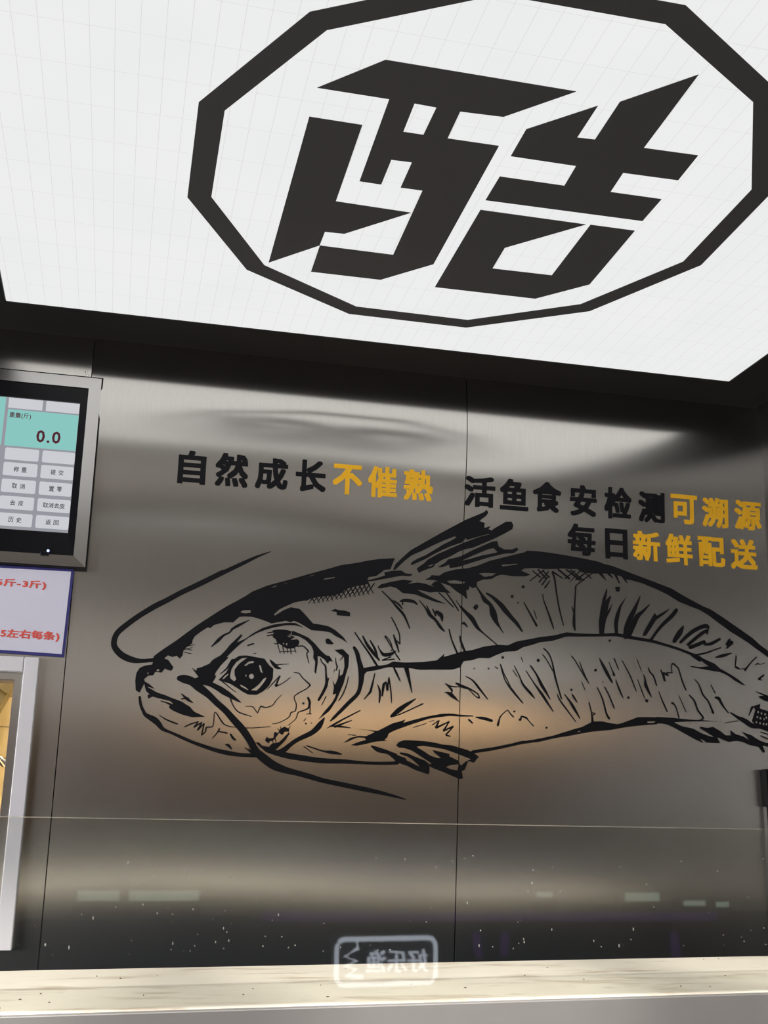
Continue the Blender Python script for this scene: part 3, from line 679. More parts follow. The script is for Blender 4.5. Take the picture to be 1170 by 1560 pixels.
POLYS = [["back_outline",[[613,17153,780,17291,1024,17478,1229,17653,1414,17806,1623,17962,1770,18071,1961,18205,2117,18301,2311,18426,2440,18524,2748,18669,3038,18767,3285,18852,3556,18951,3875,19058,4220,19181,4534,19247,4768,19310,5004,19362,5348,19405,5302,19292,5256,19166,5126,19145,5091,19108,4962,19005,4798,18971,4776,18911,4812,18831,4544,18768,4314,18684,4269,18611,4063,18541,3811,18503,3629,18457,3539,18406,3494,18406,3302,18360,3125,18270,2992,18194,2885,18086,2908,18065,3061,18175,3216,18252,3398,18229,3515,18122,3679,17949,3839,17935,4000,17910,4139,17838,4303,17710,4385,17601,4281,17664,4142,17725,4049,17788,3866,17812,3661,17812,3546,17874,3408,17946,3293,17985,3227,17947,3136,17976,2958,17932,2847,17904,2779,17934,2621,17981,2464,18017,2308,18015,2209,18003,2136,17932,2094,17885,1912,17878,1719,17812,1657,17749,1601,17761,1487,17678,1363,17572,1324,17493,1318,17427,1225,17357,1165,17288,1150,17179,1100,17122,1044,17174,960,17148,873,17176,813,17119,754,17052,651,17004,585,17044],[2817,18634,2928,18685,2906,18656,2840,18629],[3051,18711,3129,18743,3108,18719],[3535,18892,3682,18959,3648,18927],[3858,18850,3903,18892,4099,18928,4088,18904],[2216,18093,2280,18142,2424,18150,2427,18094,2306,18076]]],
["back_branch",[[4752,18893,4963,18958,5151,19029,5126,19086,5292,19133,5482,19152,5578,19097,5734,19091,5674,19046,5483,19043,5199,18973,4917,18903,4811,18883]]],
["back_branch",[[5057,18834,5264,18899,5525,18962,5735,18949,5630,18883,5840,18922,5999,18906,6184,18853,6290,18781,6131,18901,6211,18972,6317,18965,6450,18817,6543,18750,6423,18750,6251,18753,6105,18731,5947,18760,5815,18778,5921,18719,6158,18617,6436,18512,6211,18543,5921,18629,5789,18673,5527,18682,5396,18778,5265,18808,5058,18751,4980,18757]]],
["back_outline",[[5998,18997,6104,19056,6131,19097,6290,19095,6424,19182,6638,19249,6907,19293,7124,19361,7398,19486,7728,19589,8005,19675,8187,19728,8242,19769,8521,19769,8826,19753,9133,19725,9492,19688,9853,19638,9997,19595,10191,19562,10482,19472,10871,19357,11294,19229,11555,19152,11879,18984,12269,18805,12467,18739,12791,18555,13115,18356,13439,18156,13598,18024,13889,17823,13878,17699,13522,17928,13231,18114,12938,18269,12648,18454,12391,18626,12197,18723,11934,18801,11705,18881,11480,19007,11221,19115,10864,19233,10571,19292,10516,19284,10388,19350,10284,19369,10155,19390,9999,19387,9713,19368,9481,19378,9380,19445,9226,19435,9021,19434,8867,19411,8613,19394,8436,19407,8183,19383,8094,19323,8206,19282,8306,19252,8205,19209,7929,19191,7754,19209,7914,19200,7667,19211,7558,19177,7448,19103,7257,19078,7121,19017,7107,18910,7026,18879,6986,18903,6959,18927,6931,18834,6878,18817,6903,18636,6823,18709,6690,18780,6530,18900,6343,18954,6211,18998],[6450,18995,6637,19025,6879,19001,6798,18949,6530,18948],[7150,19203,7313,19227,7558,19230,7449,19170,7285,19133],[7657,19423,8029,19475,8001,19446,7684,19385]]],
["dorsal_fin_ray",[[5313,19161,5364,19282,5572,19493,5690,19606,5836,19696,6236,19951,6532,20134,6859,20329,7272,20530,7328,20584,7369,20532,7327,20458,7174,20332,7292,20300,7282,20191,7429,20242,7378,20171,7447,20149,7419,20079,7240,20025,6911,19907,6884,19945,6789,19844,6559,19748,6370,19654,6183,19548,5970,19415,5785,19323,5685,19277,5706,19344,5811,19417,5996,19509,6156,19613,6370,19761,6559,19868,6673,19943,6640,19968,6424,19871,6182,19747,5942,19611,5704,19489,5521,19332,5365,19165]]],
["dorsal_fin_ray",[[5817,19221,5970,19336,6050,19420,6236,19539,6531,19692,6857,19849,7185,19994,7405,20064,7475,20178,7600,20255,7768,20363,7893,20373,7934,20294,7910,20210,7736,20102,7514,19978,7348,19898,7183,19819,7019,19740,6910,19719,6747,19654,6531,19520,6370,19442,6210,19339,6170,19271,6051,19223,5945,19177,5866,19132],[6050,19284,6170,19344,6170,19318,6090,19276]]],
["dorsal_fin_ray",[[6263,19277,6424,19380,6491,19456,6747,19534,7018,19687,7265,19811,7458,19906,7568,19933,7608,19809,7731,19756,7896,19767,8008,19818,8049,19773,7950,19698,7729,19669,7564,19618,7344,19549,7125,19467,6908,19386,6692,19305,6531,19281,6517,19347,6370,19284],[6773,19443,7072,19597,7373,19738,7497,19774,7579,19699,7537,19669,7235,19595,6963,19496]]],
["upper_lip",[[514,16970,587,16984,612,17072,714,17141,887,17085,992,16949,964,16883,900,16891,834,16921,776,16838,659,16848,622,16782,528,16767,459,16700,474,16637,429,16529,394,16442,318,16482,294,16672,305,16811,360,16910,452,16957],[672,16881,708,16908,741,16884,701,16856],[503,16820,534,16836,527,16789]]],
["mouth_line",[[451,16668,560,16609,671,16522,575,16552,522,16558,718,16456,868,16415,998,16365,1192,16304,1280,16248,1346,16215,1436,16122,1643,16034,1400,16015,1207,16061,1034,16129,957,16179,974,16243,1037,16252,970,16306,746,16351,639,16378,558,16333,543,16406,584,16412,506,16479]]],
["brow",[[1344,16955,1433,16904,1440,16955,1514,16973,1682,17057,1722,17124,1889,17231,2012,17379,2030,17416,2259,17660,2283,17628,2180,17489,2351,17576,2479,17682,2673,17804,2893,17884,3138,17931,3317,17941,3490,17860,3319,17896,3139,17886,2895,17828,2741,17775,2567,17698,2395,17589,2247,17460,2122,17332,1998,17194,2044,17194,1900,17034,1820,16911,1790,16855,1815,16802,1756,16692,1922,16623,2078,16532,2236,16409,2337,16327,2282,16336,2106,16404,1951,16473,1840,16544,1707,16614,1577,16641,1537,16585,1406,16634,1378,16740,1482,16788,1436,16840]]],
["cheek_patch",[[2875,17770,3008,17796,3165,17790,3256,17768,3236,17711,3170,17674,3328,17660,3240,17599,3374,17617,3421,17575,3401,17495,3335,17447,3247,17421,3157,17427,3088,17469,3020,17510,2974,17530,2949,17595,2881,17637,2900,17705],[3147,17673,3259,17688,3294,17667,3216,17649],[3086,17524,3119,17537,3110,17481],[3142,17516,3187,17529,3166,17473]]],
["gill_cover",[[3271,17783,3408,17734,3591,17664,3731,17548,3848,17419,3964,17324,4032,17316,4103,17208,4035,17216,4003,17158,3944,17234,3851,17296,3795,17305,3799,17149,3772,16948,3741,16991,3753,17191,3706,17267,3713,17390,3664,17500,3548,17606,3410,17678,3252,17703]]],
["gill_cover",[[4131,17444,4302,17464,4430,17346,4424,17133,4371,16952,4330,16773,4255,16593,4192,16436,4062,16234,3855,16064,3951,16208,4103,16389,4167,16501,4188,16579,4121,16554,4140,16698,4113,16830,4161,16743,4225,16901,4314,16972,4344,17129,4328,17308,4236,17371]]],
["throat",[[2634,15584,2699,15586,2766,15524,2897,15507,2959,15573,3089,15598,3194,15708,3278,15796,3290,15764,3197,15622,3071,15491,2966,15414,2836,15421,2724,15502]]],
["throat",[[2816,15621,2845,15697,2890,15666,2977,15680,2994,15797,3060,15768,3101,15854,3187,15900,3276,15860,3278,15807,3190,15804,3149,15738,3082,15779,3020,15681,2979,15626,2914,15614,2894,15571]]],
["eye",[[1864,16744,2007,16902,2066,17025,2114,17147,2241,17230,2393,17248,2560,17223,2737,17199,2831,17082,2922,17009,2919,16822,2848,16666,2743,16564,2615,16489,2462,16487,2329,16547,2216,16618,2105,16678,1973,16716],[2085,16851,2089,16786,2167,16735,2209,16770,2172,16855,2167,16964,2248,17077,2364,17174,2406,17205,2298,17189,2192,17107,2111,16983],[2502,16576,2611,16569,2695,16660,2777,16783,2797,16839,2732,16803,2670,16713,2586,16633],[2348,17049,2432,17129,2519,17144,2543,17112,2434,17085,2381,17039],[2632,17073,2677,17064,2717,16912,2671,16943],[2498,16896,2536,16878,2550,16845,2539,16810,2502,16791,2465,16807,2450,16841,2461,16874],[2389,16886,2405,16854,2394,16825,2377,16857],[2279,16675,2334,16662,2401,16626,2458,16574,2414,16583,2302,16639],[1928,16757,1988,16836,2051,16882,2042,16849,1980,16781]]],
["ink_blotch",[[4037,18224,4116,18268,4209,18250,4324,18246,4429,18217,4431,18137,4327,18142,4165,18145,4152,18213]]],
["ink_blotch",[[3939,17635,3972,17664,4018,17662,4112,17565,4078,17548,3964,17558]]],
["pectoral_fin_base",[[4506,15588,4682,15662,4811,15700,4775,15738,4633,15740,4446,15655,4352,15629,4491,15724,4656,15775,4798,15768,4987,15854,4867,15884,4606,15903,4819,15894,5034,15878,5224,15977,5367,16051,5488,16078,5603,16124,5560,16057,5778,16123,6070,16203,6340,16260,6537,16274,6760,16258,7013,16249,7008,16230,6760,16221,6537,16227,6340,16201,6095,16157,5875,16080,5585,15977,5393,15902,5262,15835,5239,15759,5180,15712,5240,15697,5014,15672,4848,15633,4636,15581]]],
["pectoral_fin",[[5327,15454,5447,15423,5615,15371,5639,15326,5736,15283,5856,15229,5905,15208,5880,15241,5759,15341,5639,15406,5494,15447,5506,15477,5638,15467,5783,15410,6001,15336,6098,15270,6103,15111,6074,15069,5978,15096,5833,15138,5640,15224,5496,15265,5400,15308,5363,15387]]],
["pectoral_fin",[[5425,15616,5468,15675,5588,15720,5781,15719,6023,15710,6218,15686,6364,15656,6536,15650,6708,15609,6880,15567,7027,15502,7131,15436,7076,15388,7026,15317,6903,15349,6828,15174,6767,15150,6791,15013,6729,14989,6559,15054,6365,15129,6170,15192,6074,15246,6146,15283,5976,15381,5855,15457,5734,15522,5589,15564,5469,15572],[5830,15594,5975,15621,6169,15597,6413,15565,6658,15492,6965,15385,6854,15340,6755,15253,6726,15286,6706,15343,6511,15430,6511,15476,6316,15516,6170,15542,6206,15490,6340,15391,6267,15389,6121,15430,5976,15518],[6437,15222,6535,15259,6706,15281,6681,15159,6535,15178]]],
["belly_line",[[8117,15775,8433,15841,8727,15906,8999,15994,9198,16058,9348,16097,9500,16171,9601,16220,9801,16234,9950,16209,10150,16182,10355,16246,10613,16348,10869,16357,11061,16357,11053,16212,10809,16193,10349,16131,9994,16061,9593,16014,9294,15958,9045,15905,8725,15850,8432,15773,8116,15725],[9246,16002,9333,16033,9295,15993],[10825,16263,11018,16276,10990,16245,10837,16233]]],
["anal_fin",[[11034,16370,11446,16361,11574,16354,11807,16339,12119,16338,12511,16317,12144,16316,11726,16294,11440,16268,11616,16192,11873,16154,12049,16066,12253,16003,12357,15994,12030,16171,12058,16202,12187,16176,12346,16205,12497,16128,12622,16038,12754,16042,12749,16148,12861,16069,13043,16028,13195,15939,13123,16030,13024,16122,13231,16058,13435,15946,13697,15883,13690,15812,13480,15853,13535,15714,13481,15700,13397,15815,13162,15855,13034,15910,12877,15929,12690,15899,12562,15942,12435,15997,12432,15950,12491,15870,12373,15866,12165,15872,12116,15917,12015,15949,12099,15858,11885,15944,11659,16054,11433,16163,11257,16226,11027,16237]]],
["tail_crosshatch",[[13336,16679,13502,16734,13480,16637,13757,16563,13726,16216,13356,16275,13284,16367,13334,16488,13384,16609],[13423,16587,13470,16574,13455,16526,13410,16539],[13501,16561,13548,16548,13533,16500,13489,16513],[13588,16545,13636,16533,13621,16484,13576,16497],[13395,16478,13442,16466,13427,16418,13383,16430],[13473,16457,13520,16445,13506,16396,13461,16409],[13558,16444,13605,16431,13590,16383,13546,16395],[13364,16370,13411,16357,13396,16309,13352,16322],[13448,16349,13495,16337,13480,16288,13436,16301],[13533,16338,13580,16325,13565,16277,13521,16290],[13614,16474,13662,16462,13647,16413,13602,16426],[13602,16331,13649,16318,13634,16270,13590,16283]]],
["lateral_line",[[4690,17103,4965,17160,5196,17193,5334,17268,5567,17256,5942,17285,6249,17333,6415,17479,6392,17409,6606,17477,6750,17530,7012,17582,7255,17664,7523,17712,7645,17718,7767,17713,7965,17805,8238,17866,8488,17926,8813,17978,9080,18058,9332,18047,9790,18059,10201,18105,10534,18060,10531,17999,10198,18033,9787,18004,9329,17980,9077,17967,8760,17857,8485,17819,8310,17751,8111,17695,7962,17605,7716,17582,7520,17502,7374,17430,7156,17427,7011,17374,6819,17342,6746,17212,6579,17159,6176,17141,5896,17124,5708,17149,5428,17148,5243,17150,4966,17070,4806,17041,4693,16924,4623,17032]]],
["lateral_line",[[11924,17739,12084,17747,12133,17689,12339,17601,12469,17559,12595,17456,12853,17334,13007,17244,13179,17118,13105,17127,12950,17205,12746,17329,12590,17383,12457,17389,12326,17407,12115,17431,11911,17461,11918,17478,12118,17465,12332,17492,12154,17617,12001,17694]]],
["ink_blotch",[[10233,19106,10351,19113,10320,19000,10255,19009]]],
["scale_stroke",[[10037,19057,10047,19008,9999,18785,10094,18888,10134,18903,10060,18691,10028,18543,10152,18733,10107,18596,9996,18396,9949,18200,9930,18055,9827,18049,9824,18289,9875,18583,9936,18830]]],
["scale_stroke",[[10484,18900,10357,18684,10310,18510,10262,18313,10251,18071,10187,18068,10172,18309,10219,18505,10319,18706]]],
["scale_stroke",[[11125,18585,11171,18526,11496,18714,11390,18600,11150,18433,11061,18306,10902,18085,10829,18066,10840,18142,10982,18363]]],
["belly_stroke",[[6389,16686,6484,16712,6578,16682,6649,16606,6731,16508,6649,16550,6531,16613,6460,16677]]],
["ink_blotch",[[7031,18472,7081,18534,7142,18526,7129,18454,7080,18416]]]]
DOTS = [["ink_dot",[3541,16361,22]],["ink_dot",[3602,15975,18]],["ink_dot",[3713,15987,11]],["ink_dot",[10842,16695,36]],["ink_dot",[8137,18975,33]],["ink_dot",[7891,18755,32]],["ink_dot",[8018,18629,17]],["ink_dot",[10058,17929,26]],["ink_dot",[9151,16854,25]],["ink_dot",[8436,17434,35]],["ink_dot",[9706,17289,30]],["ink_dot",[10424,16744,28]],["ink_dot",[8585,16060,20]],["ink_dot",[9855,17053,13]],["ink_dot",[7661,17458,29]],["ink_dot",[7046,17203,14]],["ink_dot",[7352,17215,17]],["ink_dot",[7890,16364,22]],["ink_dot",[8582,16060,22]]]
fish = tag(empty('fish_mural', (0.7, 0, 1.75)), 'large black ink drawing of a whiskered fish on the steel wall', 'mural')

def dense(lp, step=0.02):
    out = []
    for i, a in enumerate(lp):
        b = lp[(i + 1) % len(lp)]; n = max(1, int(math.dist(a, b) / step))
        out += [(a[0] + (b[0] - a[0]) * k / n, a[1] + (b[1] - a[1]) * k / n) for k in range(n)]
    return out

def stroke_shape(pts):
    """pen stroke of changing width through (x, z, width) points: a ribbon of quads with blunt round ends"""
    fine = []
    n = len(pts)
    for i in range(n - 1):                       # Catmull-Rom smoothing of the centre line
        p0 = pts[max(i - 1, 0)]; p1 = pts[i]; p2 = pts[i + 1]; p3 = pts[min(i + 2, n - 1)]
        turn1 = (p1[0] - p0[0]) * (p2[0] - p1[0]) + (p1[1] - p0[1]) * (p2[1] - p1[1])
        turn2 = (p2[0] - p1[0]) * (p3[0] - p2[0]) + (p2[1] - p1[1]) * (p3[1] - p2[1])
        k = 3 if turn1 >= 0 and turn2 >= 0 and n > 2 else 1
        for j in range(k):
            t = j / k
            if k == 1: fine.append(p1); continue
            fine.append(tuple(0.5 * (2 * p1[c] + (p2[c] - p0[c]) * t + (2 * p0[c] - 5 * p1[c] + 4 * p2[c] - p3[c]) * t * t + (3 * p1[c] - p0[c] - 3 * p2[c] + p3[c]) * t ** 3) for c in range(3)))
    fine.append(pts[-1])
    vs, fs = [], []
    m = len(fine)
    for i in range(m - 1):
        a, b = Vector(fine[i][:2]), Vector(fine[i + 1][:2])
        def nrm(q):
            lo, hi = fine[max(q - 1, 0)], fine[min(q + 1, m - 1)]
            d0 = Vector(fine[q][:2]) - Vector(lo[:2]); d1 = Vector(hi[:2]) - Vector(fine[q][:2])
            if d0.length < 1e-9: d0 = d1
            if d1.length < 1e-9: d1 = d0
            if d0.length < 1e-9: return None
            if d0.normalized().dot(d1.normalized()) < 0.2: return None       # sharp turn: no mitre
            d = d0.normalized() + d1.normalized(); return Vector((-d.y, d.x)).normalized()
        d = b - a
        if d.length < 1e-9: continue
        own = Vector((-d.y, d.x)).normalized()
        na = nrm(i) or own; nb = nrm(i + 1) or own
        wa, wb = abs(fine[i][2]) / 2, abs(fine[i + 1][2]) / 2
        k = len(vs)
        vs += [tuple(a + na * wa), tuple(a - na * wa), tuple(b - nb * wb), tuple(b + nb * wb)]
        fs.append([k, k + 1, k + 2, k + 3])
    for q, dirn in ((0, -1), (m - 1, 1)):         # round ends
        r = abs(fine[q][2]) / 2
        if r > 0.0012:
            c = Vector(fine[q][:2]); k = len(vs)
            vs += [tuple(c + r * Vector((math.cos(t * math.pi / 4), math.sin(t * math.pi / 4)))) for t in range(8)]
            fs.append([k + t for t in range(8)])
    return vs, fs

def clip_right(vs): return [(min(u, WALL_R - 0.002), v) for u, v in vs]
for i, (n, a) in enumerate(STROKES):
    pts = [(a[j] * 1e-4, a[j + 1] * 1e-4, a[j + 2] * 1e-4) for j in range(0, len(a), 3)]
    vs, fs = stroke_shape(pts)
    finish(relief(clip_right(vs), fs, on_wall, .0004 + (i % 7) * .00003), n, 'black_vinyl', fish)
for i, (n, loops) in enumerate(POLYS):
    vs, fs = flat_shape([dense(pairs(l)) for l in loops])
    finish(relief(clip_right(vs), fs, on_wall, .0007 + (i % 5) * .00003), n, 'black_vinyl', fish)
for n, (x, z, r) in DOTS:
    vs = [((x + r * (1 + .18 * math.sin(3 * t + x)) * math.cos(t * math.pi / 5)) * 1e-4, (z + r * math.sin(t * math.pi / 5)) * 1e-4) for t in range(10)]
    finish(relief(clip_right(vs), [list(range(10))], on_wall, .0005), n, 'black_vinyl', fish)

# ------------------------------------------------------------------ slogans in vinyl lettering
def slogan(items, n_black, label):
    xs = [b[0] for c, b in items]
    root = tag(empty('wall_lettering', (xs[0] * 1e-4, 0, items[0][1][2] * 1e-4)), label, 'lettering', 'slogans on the steel wall')
    for i, (ch, (l, r, b, t)) in enumerate(items):
        vs, fs = glyph_shape(ch, 0.036 if i < n_black else 0.033)
        vs = fit(vs, l * 1e-4, r * 1e-4, b * 1e-4, t * 1e-4)
        o = finish(relief(vs, fs, on_wall, .0004), 'character', 'black_vinyl' if i < n_black else 'yellow_vinyl', root)
        tag(o, 'black vinyl character' if i < n_black else 'yellow vinyl character')
slogan([["自", [824, 1380, 20636, 21321]], ["然", [1568, 2235, 20647, 21338]], ["成", [2384, 3051, 20659, 21310]], ["长", [3212, 3845, 20670, 21338]], ["不", [3986, 4607, 20676, 21308]], ["催", [4732, 5357, 20669, 21328]], ["熟", [5501, 6134, 20668, 21326]]], 4, 'single slogan of four black and three yellow characters above the fish head')
slogan([["活", [6829, 7518, 20634, 21297]], ["鱼", [7626, 8269, 20624, 21303]], ["食", [8373, 9026, 20641, 21306]], ["安", [9230, 9848, 20615, 21303]], ["检", [10030, 10671, 20616, 21322]], ["测", [10834, 11465, 20598, 21283]], ["可", [11612, 12252, 20626, 21285]], ["溯", [12380, 13015, 20603, 21272]], ["源", [13178, 13843, 20607, 21275]]], 6, 'upper slogan line of six black and three yellow characters over the fish back')
slogan([["每", [9171, 9814, 19750, 20443]], ["日", [10043, 10563, 19728, 20395]], ["新", [10694, 11336, 19734, 20394]], ["鲜", [11474, 12112, 19696, 20384]], ["配", [12253, 12901, 19706, 20380]], ["送", [13043, 13693, 19697, 20382]]], 2, 'lower slogan line of two black and four yellow characters over the fish back')

# ------------------------------------------------------------------ weighing monitor in a steel surround
MX0, MX1, MZ0, MZ1 = -0.633, -0.0802, 1.8768, 2.2655
monitor = tag(empty('scale_monitor', ((MX0 + MX1) / 2, 0, MZ0)), 'black weighing monitor showing 0.0 inside a flat steel frame', 'monitor')
def frame_ring(outer, inner, yo, yi, yback):
    bm = bmesh.new()
    def ring(d, y): return [bm.verts.new((x, y, z)) for x, z in ((d[0], d[2]), (d[1], d[2]), (d[1], d[3]), (d[0], d[3]))]
    r = [ring(outer, yback), ring(outer, yo), ring(inner, yi), ring(inner, yback)]
    for a, b in zip(r, r[1:]):
        for k in range(4): bm.faces.new((a[k], a[(k + 1) % 4], b[(k + 1) % 4], b[k]))
    for k in range(4): bm.faces.new((r[3][k], r[3][(k + 1) % 4], r[0][(k + 1) % 4], r[0][k]))
    return bm
IX0, IX1, IZ0, IZ1 = -0.6105, -0.1037, 1.8975, 2.2420
finish(frame_ring((MX0, MX1, MZ0, MZ1), (IX0, IX1, IZ0, IZ1), -.0155, -.0175, 0.010), 'surround', 'steel_trim', monitor)
finish(frame_ring((MX0 - .003, MX1 + .003, MZ0 - .003, MZ1 + .003), (MX0, MX1, MZ0, MZ1), -.0130, -.0135, 0.010), 'surround_edge', 'black_laminate', monitor)
SX0, SX1, SZ0, SZ1 = -0.5915, -0.1180, 1.9425, 2.2105
finish(frame_ring((IX0 + .0006, IX1 - .0006, IZ0 + .0006, IZ1 - .0006), (SX0, SX1, SZ0, SZ1), -.0145, -.013, 0.004), 'bezel', 'black_plastic', monitor)
screen = box_obj('screen', 'screen_grey', (SX0, SX1, -.009, .004, SZ0, SZ1), monitor)
def ui(name, m, x0, x1, z0, z1, parent=screen, r=0.003, y=-.0092):
    pts = []
    for cx, cz, a0 in ((x1 - r, z1 - r, 0), (x0 + r, z1 - r, 90), (x0 + r, z0 + r, 180), (x1 - r, z0 + r, 270)):
        for k in range(4): 
            a = math.radians(a0 + 30 * k); pts.append((cx + r * math.cos(a), cz + r * math.sin(a)))
    return finish(relief(pts, [list(range(len(pts)))], lambda u, v, h: (u, y - h, v), .0004), name, m, parent)
def ui_text(txt, m, x0, x1, z0, z1, bold=0.012):
    vs, fs = text_shape(txt, bold); vs = fit(vs, x0, x1, z0, z1)
    return finish(relief(vs, fs, lambda u, v, h: (u, -.0100 - h, v), .0002), 'screen_text', m, screen)
ui('readout_panel', 'screen_teal', -0.2530, -0.1185, 2.1105, 2.1855, r=.0008)
ui('readout_panel', 'screen_teal', -0.5900, -0.2590, 2.1105, 2.2095, r=.0008)
COLS = ((-0.2500, -0.1865), (-0.1800, -0.1185))
ui('button', 'screen_button', -0.2535, -0.1890, 2.1885, 2.2098, r=.001); ui('button', 'screen_button', -0.1825, -0.1185, 2.1885, 2.2098, r=.001)
ROWS = ((2.0822, 2.1065, None), (2.0500, 2.0768, ('称重', '提交')), (2.0163, 2.0430, ('取消', '置零')), (1.9830, 2.0090, ('去皮', '取消去皮')), (1.9495, 1.9752, ('历史', '返回')))
for z0, z1, words in ROWS:
    for k, (x0, x1) in enumerate(COLS):
        ui('button', 'screen_button', x0, x1, z0, z1)
        if words:
            wd = words[k]; zc = (z0 + z1) / 2; xc = (x0 + x1) / 2; hw = 0.0125 if len(wd) == 2 else 0.0205
            if len(wd) == 2:
                ui_text(wd[0], 'screen_ink', xc - .0122, xc - .0025, zc - .0052, zc + .0052); ui_text(wd[1], 'screen_ink', xc + .0025, xc + .0122, zc - .0052, zc + .0052)
            else:
                ui_text(wd, 'screen_ink', xc - hw, xc + hw, zc - .0052, zc + .0052)
ui_text('重量(斤)', 'screen_maroon', -0.2493, -0.2085, 2.1670, 2.1797)
ui_text('0.0', 'screen_maroon', -0.1949, -0.1491, 2.1222, 2.1474, bold=0.02)
bm = bmesh.new(); bmesh.ops.create_uvsphere(bm, u_segments=10, v_segments=6, radius=.0026); bmesh.ops.translate(bm, verts=bm.verts, vec=(-0.1513, -.0160, 1.9045))
finish(bm, 'power_light', 'led_blue', monitor, True)
box_obj('sensor_tab', 'black_plastic', (-0.165, -0.149, -.0215, -.014, 1.8940, 1.9010), monitor, .001)
# bent wire hook left on top of the surround
bm = bmesh.new(); tube(bm, [(-0.1085, -.012, 2.2650), (-0.1085, -.014, 2.2800), (-0.1110, -.016, 2.2830), (-0.1140, -.016, 2.2790), (-0.1125, -.017, 2.2740)], .0007, 6)
tag(finish(bm, 'wire_hook', 'steel_trim'), 'tiny bent wire on top of the monitor surround', 'wire')

# ------------------------------------------------------------------ price notice under the monitor
notice = tag(empty('price_notice', (-0.3, 0, 1.705)), 'white notice with navy border and red writing under the monitor', 'notice')
def notice_quad(d, y):     # corners follow the slightly crooked sheet
    (xl, zl0, zl1), (xr0, zr0, xr1, zr1) = d
    return [(xl, y, zl0), (xr0, y, zr0), (xr1, y, zr1), (xl, y, zl1)]
def slab(quad, t):
    bm = bmesh.new(); a = [bm.verts.new(p) for p in quad]; b = [bm.verts.new((p[0], p[1] + t, p[2])) for p in quad]
    bm.faces.new(a); bm.faces.new(b[::-1])
    for k in range(4): bm.faces.new((a[k], b[k], b[(k + 1) % 4], a[(k + 1) % 4]))
    return bm
finish(slab(notice_quad(((-0.60, 1.7160, 1.8705), (-0.1045, 1.7045, -0.1008, 1.8740)), -.004), .003), 'border_sheet', 'navy_ink', notice)
finish(slab(notice_quad(((-0.594, 1.7215, 1.8650), (-0.1092, 1.7100, -0.1060, 1.8690)), -.0046), .0005), 'paper_sheet', 'paper', notice)
def notice_text(txt, x0, x1, z0, z1):
    vs, fs = text_shape(txt, 0.03); vs = fit(vs, x0, x1, z0, z1)
    vs = [(u, v - (u + 0.17) * 0.012, k) for u, v, k in vs]
    tag(finish(relief(vs, fs, lambda u, v, h: (u, -.0047 - h, v), .0003), 'writing', 'red_ink', notice), 'red printed writing')
notice_text('5斤-3斤)', -0.2395, -0.1495, 1.8300, 1.8475)
notice_text('5左右每条)', -0.2225, -0.1165, 1.7330, 1.7520)

# ------------------------------------------------------------------ serving hatch with white frame
window = tag(empty('window_1', (-0.43, 0, 1.188)), 'white framed hatch opening into the kitchen', kind='structure')
WX0, WX1, WZ0, WZ1 = -0.70, -0.1478, 1.1880, 1.7005
T = 0.0270
def plank(name, m, quad, y0, y1, parent, bev=.0015):
    bm = slab([(x, y0, z) for x, z in quad], y1 - y0); bevel(bm, bev, 1)
    return finish(bm, name, m, parent)
plank('frame_stile', 'white_paint', ((WX1 - T, WZ0), (WX1, WZ0), (WX1, WZ1), (WX1 - T, WZ1)), -.012, .004, window)
plank('frame_stile', 'white_paint', ((WX0, WZ0), (WX0 + T, WZ0), (WX0 + T, WZ1), (WX0, WZ1)), -.012, .004, window)
plank('frame_rail', 'white_paint', ((WX0 + T, WZ1 - T - .001), (WX1 - T - .0006, WZ1 - T - .001), (WX1 - T - .0006, WZ1), (WX0 + T, WZ1)), -.012, .004, window)
plank('frame_rail', 'white_paint', ((WX0 + T, WZ0), (WX1 - T - .0006, WZ0), (WX1 - T - .0006, WZ0 + T), (WX0 + T, WZ0 + T)), -.012, .004, window)
finish(frame_ring((OPEN[0] + .001, OPEN[1] - .001, OPEN[2] + .001, OPEN[3] - .001), (OPEN[0] + .012, OPEN[1] - .0005, OPEN[2] + .012, OPEN[3] - .0008), .0045, .0045, .05), 'lining', 'grey_paint', window)
finish(frame_ring((WX0 + .03, -0.176, OPEN[2] + .001, OPEN[3] + .012), (WX0 + .05, -0.1885, OPEN[2] + .012, OPEN[3] + .006), .0505, .0505, .062), 'inner_sash', 'grey_paint', window)

# kitchen seen through the hatch
kit = tag(empty('wall_kitchen', (-0.6, 1.0, 0)), 'beige tiled kitchen wall behind the hatch', kind='structure')
KX0, KX1, KY = -1.6, 0.3, 1.0
box_obj('wall_face', 'kitchen_tile', (KX0, KX1, KY + .012, KY + .06, 0, 2.5), kit)
for i in range(6):
    for j in range(7):
        x0 = KX0 + .16 + i * .30; z0 = 0.15 + j * .30 + 0.0005
        box_obj('wall_tile', 'kitchen_tile', (x0 + .0015, x0 + .2985, KY, KY + .013, z0 + .0015 - 0.0, z0 + .2985), kit)
tag(box_obj('ceiling_kitchen', 'white_paint', (KX0, KX1, .06, KY + .06, 2.5, 2.55)), 'kitchen ceiling', kind='structure')
tag(box_obj('wall_kitchen_side', 'kitchen_tile', (KX0 - .05, KX0, .06, KY + .06, 0, 2.5)), 'far side wall of the kitchen', kind='structure')
tag(box_obj('wall_kitchen_end', 'kitchen_tile', (KX1, KX1 + .05, .06, KY + .06, 0, 2.5)), 'near side wall of the kitchen', kind='structure')
tube_lamp = tag(empty('kitchen_lamp', (-0.7, .55, 2.45)), 'tube lamp under the kitchen ceiling', 'lamp')
box_obj('fitting', 'white_paint', (-1.2, -0.2, .51, .59, 2.46, 2.50), tube_lamp, .004)
bm = bmesh.new(); tube(bm, [(-1.18, .55, 2.445), (-0.22, .55, 2.445)], .016, 12); finish(bm, 'tube', 'kitchen_tube', tube_lamp, True)
